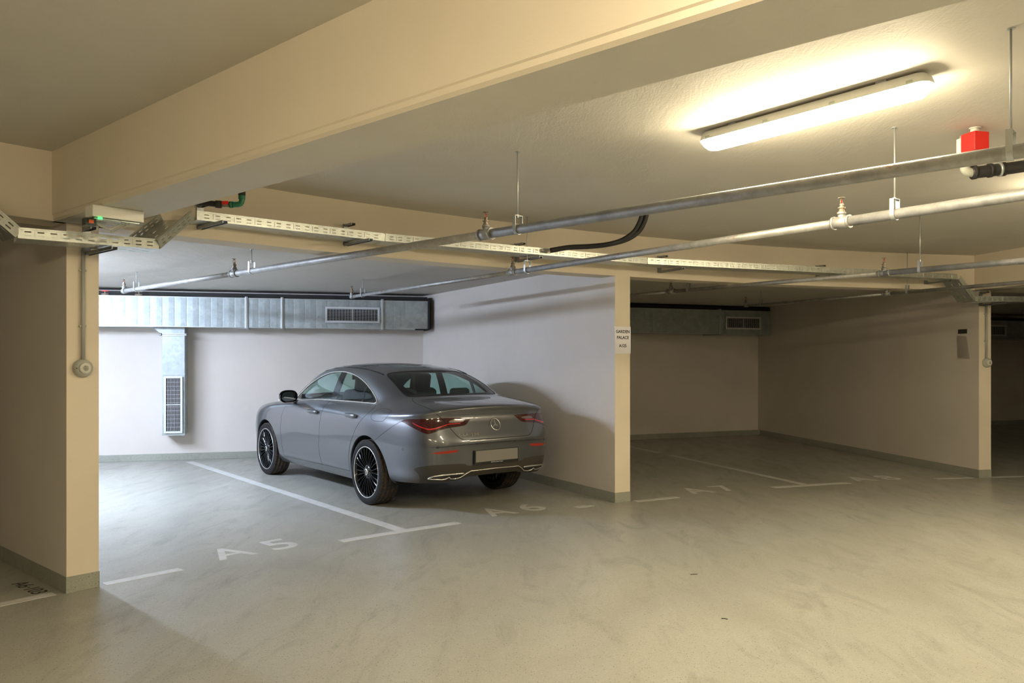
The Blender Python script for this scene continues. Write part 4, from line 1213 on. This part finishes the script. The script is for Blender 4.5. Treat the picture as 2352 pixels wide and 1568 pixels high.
def panel(name, pids, side, mat, parent=CAR, inner=.014, mat_in=None, label=None, push=0.0):
    """take the faces of some panels (side -1, +1 or None) and link them as one shell with a lining"""
    vs = {}; co = []; no = []; fa = []; mi = []
    for f in bm.faces:
        if f[PT] not in pids: continue
        if side is not None and f.calc_center_median().y*side < 0: continue
        idx = []
        for v in f.verts:
            if v not in vs:
                vs[v] = len(co); n = Vector(v[N0]).normalized() if Vector(v[N0]).length > 0 else v.normal
                co.append(v.co+n*push); no.append(n)
            idx.append(vs[v])
        fa.append(idx); mi.append(0)
    if not fa: return None
    n0 = len(co)
    if inner:
        ec = {}
        for f_ in fa:
            for a, b in zip(f_, f_[1:]+f_[:1]): ec[(a, b)] = ec.get((a, b), 0)+1
        rim = [(a, b) for (a, b) in ec if (b, a) not in ec]
        base_f = list(fa)
        co += [co[i]-no[i]*inner for i in range(n0)]; no += [-no[i] for i in range(n0)]
        for f_ in base_f: fa.append([i+n0 for i in f_][::-1]); mi.append(1)
        r0 = len(co)
        for a, b in rim:
            k = len(co); nn = (co[b]-co[a]).cross(-no[a]).normalized()*-1
            co += [co[a], co[b], co[b+n0], co[a+n0]]; no += [no[a], no[b], no[b+n0], no[a+n0]]
            fa.append([k+1, k, k+3, k+2]); mi.append(1)
    me = D.meshes.new(name); me.from_pydata([tuple(c) for c in co], [], fa)
    me.materials.append(mat); me.materials.append(mat_in or M_INT)
    me.polygons.foreach_set('material_index', mi); me.polygons.foreach_set('use_smooth', [True]*len(fa)); me.update()
    me.normals_split_custom_set_from_vertices([tuple(n) for n in no])
    o = D.objects.new(name, me); COL.objects.link(o); o.parent = parent
    if label: o['label'] = label
    return o
panel('body_shell', (0,), None, M_CAR)
panel('front_bumper', (23,), None, M_TRIMD, inner=0).name = 'grille'
panel('bonnet', (17,), None, M_CAR)
panel('rear_bumper', (5,), None, M_CAR)
panel('lower_bumper_insert', (18,), None, M_DIFF, label='dusty black lower rear bumper insert')
TRK = panel('boot_lid', (7,), None, M_CAR)
for s in (1, -1):
    fd = panel('front_door', (2,), s, M_CAR); rd = panel('rear_door', (1,), s, M_CAR)
    if s < 0: panel('fuel_flap_area', (3,), s, M_CAR).name = 'quarter_panel_patch'
    else: panel('fuel_flap', (3,), s, M_CAR)
    panel('side_skirt', (4,), s, M_CAR)
    panel('side_window', (9,), s, M_GLASS, fd, 0); panel('side_window', (10,), s, M_GLASS, rd, 0); panel('quarter_window', (11,), s, M_GLASS, rd, 0)
    panel('pillar_trim', (12,), s, M_TRIMD, inner=.02, label='gloss black window pillar trim')
    tl = panel('tail_lamp', (6,), s, M_LAMP, inner=.01, label='dark red tail lamp'); panel('light_bar', (21,), s, M_LAMPR, tl, 0)
    tl2 = panel('tail_lamp_on_boot', (8,), s, M_LAMP, inner=.01); panel('light_bar', (25,), s, M_LAMPR, tl2, 0); panel('reversing_lamp', (24,), s, M_LAMPW, tl2, 0)
    panel('bumper_reflector', (19,), s, M_REFR, inner=0, label='narrow red rear reflector')
    panel('headlamp', (22,), s, M_LAMPW, inner=0)
panel('windscreen', (15,), None, M_GLASS, inner=0)
RG = panel('rear_window', (13,), None, M_GLASSR, inner=0); panel('black_glass_border', (14,), None, M_TRIMD, RG, .006)
panel('sunroof', (16,), None, M_TRIMD)

# ---- gap lines, chrome
def line(name, pts, r, mat, parent=CAR, closed=False, n=6, flat=None, label=None):
    if len(pts) < 2: return
    m = MB(); m.tube(pts, r, n, 0, closed, True, flat); o = m.build(name, mat, parent)
    if label: o['label'] = label
    return o
for s in (1, -1):
    line('window_chrome_trim', onto(dlo, 'y', s, .002), .0072, M_SATIN, closed=True, n=8, label='bright chrome strip around the side windows')
    lo = [p for p in densify(dooR, .04)]; line('door_gap', onto([p for p in lo if p[1] < 1.018], 'y', s, -.0012), .0028, M_LINE)
    q = densify([(2.165, .295), (2.6, .290), (3.255, .285), (3.285, .42), (3.292, .60), (3.270, .78), (3.225, .87), (3.15, .955)], .04, False); line('door_gap', onto(q, 'y', s, -.0012), .0028, M_LINE)
    line('bumper_gap', onto(densify(bump_line[2:], .03, False), 'y', s, -.001), .0024, M_LINE)
    if s > 0: line('fuel_flap_gap', onto(fuel, 'y', s, -.001), .0022, M_LINE, closed=True)
    rr = [(a, b*s) for a, b in trunk_top]
    g1 = onto([(u*s, v) for u, v in densify(trunk_side, .03, False)], 'x', -1, -.0012); g2 = onto(densify(rr[1:], .03, False), 'z', 1, -.0012)
    line('boot_gap', g1 + [p for p in g2 if p.z > g1[-1].z-.002 and p.x > g1[-1].x], .0036, M_LINE)
    line('roof_moulding', onto([(2.93, .545*s), (2.7, .563*s), (2.4, .567*s), (2.1, .567*s), (1.9, .565*s), (1.7, .560*s), (1.5, .553*s), (1.40, .545*s), (1.33, .540*s)], 'z', 1, .0005), .0065, M_TRIMD, n=8)
line('boot_gap', onto([(u, .710) for u in np.linspace(-.37, .37, 16)], 'x', -1, -.001), .004, M_LINE)
line('sunroof_gap', onto(sr, 'z', 1, -.001), .004, M_LINE, closed=True)
line('window_seal', onto(rg, 'z', 1, -.001), .0045, M_LINE, closed=True)
# chrome strip with exhaust trims
ct = [(.705, .350), (.58, .340), (.55, .345), (.525, .362), (.500, .343), (.45, .338), (.40, .346), (.345, .380), (.295, .404), (0, .408)]
ct = [(-u, v) for u, v in ct[:-1]] + ct[::-1]
line('chrome_strip', onto(densify(ct, .03, False), 'x', -1, .004), .0062, M_SATIN, n=8, label='bright chrome line across the lower bumper')
for s in (1, -1):
    up2 = [(.705*s, .350), (.68*s, .372), (.62*s, .383), (.50*s, .388), (.37*s, .388)]
    line('exhaust_trim', onto(densify(smooth_poly(up2, 4, False), .03, False), 'x', -1, .005), .0085, M_SATIN, n=8, label='chrome exhaust surround')
    q = onto([(.685*s, .356), (.57*s, .347), (.53*s, .368), (.50*s, .350), (.45*s, .345), (.40*s, .352), (.365*s, .372), (.40*s, .383), (.50*s, .383), (.62*s, .378), (.675*s, .368)], 'x', -1, .0045)
    m = MB(); c0 = onto([(.52*s, .368)], 'x', -1, .0045)[0]; m.add([c0]+q, [(0, i+1, (i+1) % len(q)+1) for i in range(len(q))]); m.build('exhaust_opening', M_DARK, CAR)
# fold above the plate recess (shadow line)
# number plate
zp = (pl_z0+pl_z1)/2
rx = min(p.x for p in onto([(0, pl_z0), (0, zp), (0, pl_z1-.02)], 'x', -1))
m = MB(); m.box((rx-.010, 0, zp-.004), (.014, .545, .138)); NP = m.build('plate_frame', M_BPLAS, CAR, bevel=.003)
m = MB(); m.box((rx-.0185, 0, zp+.006), (.003, .520, .110)); m.build('number_plate', M_PLATE, CAR, bevel=.002)['label'] = 'blank pale number plate'
MT = Matrix(((0, 0, -1, rx-.0182), (-1, 0, 0, 0), (0, 1, 0, 0), (0, 0, 0, 1)))   # text x -> -y (car), text y -> z, facing backwards
text_obj('frame_lettering', 'Emil Frey Auto Center', .016, MT @ Matrix.Translation((0, -.0635+zp-0, 0)), M_PAPER, NP, extrude=.0003)
# boot badges
def on_rear(y, z):
    r_ = onto([(y, z)], 'x', -1)[0]; return r_.x
me = text_mesh('CLA 200', .046, .0022, align='LEFT', spacing=1.18, bold=.0008)
tx = [v.co.x for v in me.vertices]; sx = .228/(max(tx)-min(tx))
for v in me.vertices:
    yy = .450-(v.co.x-min(tx))*sx; z_ = .7495+v.co.y*.72
    v.co = Vector((on_rear(yy, z_)-.003-v.co.z, yy, z_))
me.materials.clear(); me.materials.append(M_CHROME); me.name = 'model_lettering'
o = D.objects.new('model_lettering', me); COL.objects.link(o); o.parent = CAR; o['label'] = 'chrome lettering on the boot lid'
def star(F, rad, name, mat, parent):
    '''F maps badge coordinates (right, up, out) to car space'''
    m = MB(); n = 40
    m.tube([F(rad*math.cos(2*PI*k/n), rad*math.sin(2*PI*k/n), rad*.05) for k in range(n)], rad*.085, 8, 0, True)
    w0 = rad*.13
    for k in range(3):
        a = PI/2+PI*2/3*k; dx, dy = math.cos(a), math.sin(a); ex, ey = -dy, dx
        g = lambda u, v, o: F(dx*u+ex*v, dy*u+ey*v, o)
        m.add([g(rad*.97, w0*.15, 0), g(rad*.97, -w0*.15, 0), g(-w0*.5, w0*.95, 0), g(-w0*.5, -w0*.95, 0), g(0, 0, w0*.9), g(rad*.97, 0, w0*.3)],
              [(2, 0, 5, 4), (5, 1, 3, 4), (0, 1, 5), (3, 1, 0, 2), (2, 4, 3)])
    return m.build(name, mat, parent)
star(lambda r_, u_, o_: Vector((on_rear(-r_, .842+u_)-.003-o_, -r_, .842+u_)), .056, 'star_badge', M_CHROME, CAR)
# parking sensors
for y, z in ((.66, .655), (.235, .66), (-.24, .66), (-.66, .655), (.845, .62), (-.845, .62)):
    if abs(y) < .8:
        r_ = onto([(y, z)], 'x', -1); e = onto([(y+.01, z), (y, z+.01)], 'x', -1)
    else: r_ = onto([(.40, z)], 'y', 1 if y > 0 else -1); e = onto([(.41, z), (.40, z+.01)], 'y', 1 if y > 0 else -1)
    nn = (e[0]-r_[0]).cross(e[1]-r_[0]).normalized()
    q = Vector((0, 0, 1)).rotation_difference(nn).to_matrix()
    m = MB(); m.tube([r_[0]+q @ Vector((.0115*math.cos(2*PI*k/20), .0115*math.sin(2*PI*k/20), 0)) for k in range(20)], .0016, 6, 0, True)
    m.build('parking_sensor', M_LINE, CAR)
# door handles
for s in (1, -1):
    for hx, hz in ((2.355, .882), (1.385, .891)):
        a = onto([(hx, hz)], 'y', s)[0]
        m = MB(); n = 10
        m.lathe([(0.0, 0), (.05, .0), (.062, .004)], (a.x, a.y-s*.002, a.z-.008), (0, s, 0), 24)
        for i in range(len(m.v)):
            v = m.v[i]; m.v[i] = (a.x+(v[0]-a.x)*1.35, v[1], a.z-.008+(v[2]-a.z+.008)*.58)
        m.build('handle_recess', M_LINE if False else M_CAR, CAR)
        m = MB(); pts = [(a.x+dx, a.y+s*dy, a.z+.006+dz) for dx, dy, dz in ((-.115, .006, -.002), (-.10, .024, 0), (-.05, .034, 0), (.0, .036, .0), (.06, .033, 0), (.10, .024, .0), (.118, .006, -.002))]
        m.tube(spl(pts, 4), [.012+.007*math.sin(PI*k/24) for k in range(25)], 12, 0, up=(0, 0, 1), flat=1.25)
        h = m.build('door_handle', M_CAR, CAR)
        m = MB(); m.tube(spl([(p[0], p[1]+s*.0105, p[2]-.004) for p in pts[1:-1]], 3), .0028, 6); m.build('chrome_insert', M_SATIN, h)
# mirrors
for s in (1, -1):
    m = MB(); c = Vector((2.97, s*.950, 1.040)); n, L = 20, 12
    vs = []; fs = []
    for i in range(L+1):
        t = i/L
        x = -.055+.15*t
        rr = (1-t**2.2)**.5 if t < 1 else 0.0
        for k in range(n):
            a = 2*PI*k/n; cy, cz = math.cos(a), math.sin(a)
            e = 2.6
            py_ = math.copysign(abs(cy)**(2/e), cy)*.118*rr; pz_ = math.copysign(abs(cz)**(2/e), cz)*(.072 if cz > 0 else .078)*rr
            tilt = .014 if cy*s < 0 else -.006
            vs.append(c+Vector((x+.02*cy*s*-1, py_, pz_+.0*tilt)))
    for i in range(L):
        for k in range(n): fs.append((i*n+k, i*n+(k+1) % n, (i+1)*n+(k+1) % n, (i+1)*n+k) if True else 0)
    m.add(vs, fs, 0, True); m.add(vs[:n], [list(range(n))[::-1]], 0)
    mh = m.build('door_mirror', M_TRIMD, CAR)
    for pl in mh.data.polygons:
        pl.material_index = 0
    m = MB(); q = [c+Vector((-.0575+.02*math.cos(a)*s*-1, math.copysign(abs(math.cos(a))**.77, math.cos(a))*.100, math.copysign(abs(math.sin(a))**.77, math.sin(a))*.058)) for a in [2*PI*k/24 for k in range(24)]]
    m.add(q, [list(range(24))]); m.build('mirror_glass', plain('mirror_glass_silver_%d' % (s+1), (.75, .78, .78), .02, 1.0), mh)
    m = MB(); m.tube(spl([c+Vector((-.057, s*-.095, -.066)), c+Vector((-.060, 0, -.071)), c+Vector((-.052, s*.10, -.060)), c+Vector((-.03, s*.118, -.03))], 5), .004, 6); m.build('mirror_trim', M_SATIN, mh)
    m = MB(); m.tube(spl([(3.02, s*.885, .985), (3.02, s*.85, .975), (3.05, s*.78, .968)], 4), [.030, .032, .034, .036, .038, .04, .042, .044, .046], 12, flat=.45); m.build('mirror_foot', M_TRIMD, mh)
    m = MB()
    vs = []; fs = []
    for i in range(9):
        t = .12+i/8*.86; x = -.055+.15*t; rr = (1-t**2.2)**.5*1.02
        for k in range(11):
            a = PI*k/10*.92+.04*PI; cy, cz = math.cos(a), math.sin(a)
            vs.append(c+Vector((x-.02*cy*s, math.copysign(abs(cy)**(2/2.6), cy)*.120*rr, .004+abs(cz)**(2/2.6)*.073*rr)))
    for i in range(8):
        for k in range(10): fs.append((i*11+k, i*11+k+1, (i+1)*11+k+1, (i+1)*11+k))
    m.add(vs, fs, 0, True); m.build('mirror_cap', M_CAR, mh)
# ---- wheels
def wheel_meshes():
    W, Ro, Rr = .222, .333, .2605
    out = []
    m = MB()   # tyre, axis y, outer face towards +y
    prof = [(Rr-.006, W*.40), (Rr+.004, W*.475), (Rr+.012, W*.485), (.282, W*.495), (.300, W*.497), (.315, W*.487), (.326, W*.462), (.331, W*.43)]
    for k, g in enumerate((.30, .10, -.10, -.30)):
        prof += [(.333, (g+.028)*W), (.326, (g+.024)*W), (.326, (g-.024)*W), (.333, (g-.028)*W)]
    prof += [(.331, -W*.43), (.326, -W*.462), (.315, -W*.49), (.298, -W*.502), (.280, -W*.5), (Rr, -W*.47), (Rr-.006, -W*.40)]
    tr = [p for p in prof if p[0] >= .3255]; i0 = prof.index(tr[0]); i1 = len(prof)-1-prof[::-1].index(tr[-1])
    m.lathe(prof[:i0+1], (0, 0, 0), (0, 1, 0), 72, mi=2, caps=False); m.lathe(prof[i0:i1+1], (0, 0, 0), (0, 1, 0), 72, caps=False); m.lathe(prof[i1:], (0, 0, 0), (0, 1, 0), 72, mi=2, caps=False)
    # shoulder sipes
    for s in (1, -1):
        for k in range(60):
            a = 2*PI*k/60; Mx = Matrix.Rotation(a, 4, 'Y')
            m.box((.3305, s*W*.385, 0), (.006, W*.09, .004), M=Mx, mi=1)
    out.append(('tyre', m, [M_TYRE, M_LINER, M_SIDEW]))
    m = MB(); m.lathe([(Rr+.002, W*.455), (Rr+.003, W*.485), (Rr-.001, W*.492), (Rr-.006, W*.485), (Rr-.007, W*.46)], (0, 0, 0), (0, 1, 0), 72, closed=True)
    out.append(('rim_edge', m, M_RIMS))
    m = MB(); m.lathe([(Rr-.009, W*.47), (Rr-.014, W*.44), (Rr-.022, W*.36), (Rr-.030, .0), (Rr-.03, -W*.45)], (0, 0, 0), (0, 1, 0), 60, caps=False); out.append(('rim_barrel', m, M_RIMB))
    m = MB(); ns = 24
    for k in range(ns):
        a = 2*PI*k/ns; off = (.030 if k % 2 else -.030)
        Mx = Matrix.Rotation(a, 4, 'Y')
        r0, r1 = .050, Rr-.012
        da = off
        secs = []
        for t in (0, .25, .6, .9, 1):
            r = r0+(r1-r0)*t; hw = .0062 - .0012*math.sin(PI*t) + (.003*t**6); y = W*.40 + .012*math.sin(PI*min(1, t*1.1)) - .012*(1-t) + (.006*t)
            ang = da*(1-t)
            cx_, cz_ = r*math.cos(ang), r*math.sin(ang)
            secs.append([Vector((cx_, y-.030, cz_-hw*1.3)), Vector((cx_, y, cz_-hw*.75)), Vector((cx_, y+.0035, cz_)), Vector((cx_, y, cz_+hw*.75)), Vector((cx_, y-.030, cz_+hw*1.3))])
        vs = [Mx @ v for s_ in secs for v in s_]; fs = []
        for i in range(4):
            for j in range(5): fs.append((i*5+j, i*5+(j+1) % 5, (i+1)*5+(j+1) % 5, (i+1)*5+j))
        m.add(vs, fs)
        out.append(('spoke', m, M_RIMB)); m = MB()
    m = MB(); m.lathe([(.070, W*.30), (.074, W*.36), (.066, W*.40), (.050, W*.425), (.034, W*.43)], (0, 0, 0), (0, 1, 0), 40)
    out.append(('hub', m, M_RIMB))
    for k in range(5):
        a = 2*PI*k/5+.3; m = MB(); m.cyl((.052*math.cos(a), W*.40, .052*math.sin(a)), (.052*math.cos(a), W*.455, .052*math.sin(a)), .0085, 8); out.append(('wheel_bolt', m, M_TRIMD))
    m = MB(); m.lathe([(.0345, W*.42), (.0345, W*.475), (.031, W*.485), (.0, W*.486)], (0, 0, 0), (0, 1, 0), 32); out.append(('hub_cap', m, M_SATIN))
    m = MB(); m.lathe([(.155, W*.02), (.155, W*.14)], (0, 0, 0), (0, 1, 0), 48, smooth=False); out.append(('brake_disc', m, plain('brake_steel', (.10, .10, .10), .45, .6)))
    return out
wm = []
for nm, m, mt in wheel_meshes(): wm.append(m.build(nm, mt, None))
st = star(lambda r_, u_, o_: Vector((r_, .1085+o_, u_)), .0225, 'star_badge', M_TRIMD, None); wm.append(st)
WHEELS = [(1.06, .795, 1), (3.789, .795, 1), (1.06, -.795, -1), (3.789, -.795, -1)]
for i, (x, y, s) in enumerate(WHEELS):
    wh = D.objects.new('wheel', None); COL.objects.link(wh); wh.parent = CAR; wh.location = (x, y, .333)
    wh.rotation_euler = (0, .2*i, 0 if s > 0 else PI)
    for ob in wm:
        if i == 0: c = ob
        else: c = ob.copy(); COL.objects.link(c)
        c.parent = wh
# arch lips and liners
for s in (1, -1):
    for a in (AR, AF):
        pts = []
        for k in range(61):
            an = -.35+(PI+.7)*k/60; pts.append((a[0]+a[2]*math.cos(an), a[1]+a[2]*math.sin(an)))
        pts = [p for p in pts if p[1] > (.30 if a is AF else .27)]
        o3 = onto([(a[0]+(p[0]-a[0])*1.004, a[1]+(p[1]-a[1])*1.004) for p in pts], 'y', s, 0)
        m = MB(); vs = []; fs = []
        for p in o3: 
            d = Vector((a[0]-p.x, 0, a[1]-p.z)).normalized()
            vs += [p, p+d*.004+Vector((0, -s*.006, 0)), p+d*.006+Vector((0, -s*.03, 0)), p+d*.0+Vector((0, -s*.033, 0))]
        for i in range(len(o3)-1):
            for j in range(3): fs.append((4*i+j, 4*i+j+1, 4*i+5+j, 4*i+4+j))
        m.add(vs, fs, 0, True); m.build('arch_lip', M_CAR, CAR)
        m = MB(); vs = []; fs = []
        for k in range(25):
            an = -.25+(PI+.5)*k/24
            for yy in (.885, .50): vs.append((a[0]+(a[2]+.006)*math.cos(an), s*(yy-.012), a[1]+(a[2]+.006)*math.sin(an)))
        for k in range(24): fs.append((2*k, 2*k+1, 2*k+3, 2*k+2))
        o_ = len(vs); vs.append((a[0], s*.50, a[1]))
        for k in range(24): fs.append((2*k+1, o_, 2*k+3))
        # trim the liner where it would pass the skin
        vs = [(x, (min(abs(y), (abs(onto([(x, z)], 'y', s)[0].y)-.02) if onto([(x, z)], 'y', s) else abs(y)))*s, z) for x, y, z in vs]
        m.add(vs, fs, 0, True); m.build('wheel_arch_liner', M_LINER, CAR)
# underbody and cabin
m = MB(); m.box((2.42, 0, .26), (2.1, 1.50, .10)); m.box((.62, 0, .40), (.62, 1.10, .12)); m.box((1.06, 0, .33), (.5, .95, .12)); m.box((4.15, 0, .28), (.7, 1.2, .12)); m.box((3.7, 0, .30), (.5, .95, .10)); m.build('underbody', M_LINER, CAR)
m = MB(); m.box((2.35, 0, .345), (2.7, 1.48, .05)); m.box((1.15, 0, .99), (.62, 1.28, .04)); m.box((.98, 0, .7), (.05, 1.3, .55)); m.box((3.48, 0, .62), (.06, 1.4, .6)); m.build('cabin_floor', M_INT, CAR)
m = MB(); m.tube(spl([(3.42, -.68, .86), (3.30, -.35, .92), (3.28, 0, .93), (3.30, .35, .94), (3.42, .68, .86)], 5), .115, 12, flat=.8); m.build('dashboard', M_INT, CAR, bevel=0)
def rbox(name, c, d, parent, mat, tilt=0, r=.05):
    m = MB(); m.box((0, 0, 0), d); o = m.build(name, mat, parent, c)
    o.rotation_euler[1] = tilt; b = o.modifiers.new('b', 'BEVEL'); b.width = r; b.segments = 4; b.limit_method = 'NONE'
    for p in o.data.polygons: p.use_smooth = True
    return o
for s in (1, -1):
    st_ = D.objects.new('front_seat', None); COL.objects.link(st_); st_.parent = CAR; st_.location = (2.45, s*.37, .4)
    rbox('seat_cushion', (.08, 0, .10), (.52, .50, .16), st_, M_SEAT, -.08); rbox('seat_back', (-.26, 0, .42), (.14, .50, .66), st_, M_SEAT, -.28, .06); rbox('head_part', (-.385, 0, .80), (.10, .27, .24), st_, M_SEAT, -.2, .045)
rbox('rear_bench', (1.62, 0, .52), (.50, 1.25, .16), CAR, M_SEAT, -.1); rbox('rear_seat_back', (1.30, 0, .78), (.14, 1.25, .54), CAR, M_SEAT, -.42)
for s in (1, -1): rbox('rear_head_restraint', (1.20, s*.35, 1.08), (.09, .25, .17), CAR, M_SEAT, -.25, .04)
m = MB(); m.tube([(3.00+.07*math.sin(2*PI*k/28), .37+.18*math.cos(2*PI*k/28), .88+.17*math.sin(2*PI*k/28)) for k in range(28)], .014, 8, 0, True); m.cyl((3.0, .37, .88), (3.2, .37, .84), .035, 10); m.build('steering_wheel', M_INT, CAR)
m = MB(); m.box((2.90, 0, 1.265), (.03, .24, .07)); m.build('rear_view_mirror', M_INT, CAR, bevel=.01)
# lining of the roof and the inner pillars between the windows
bm.free()
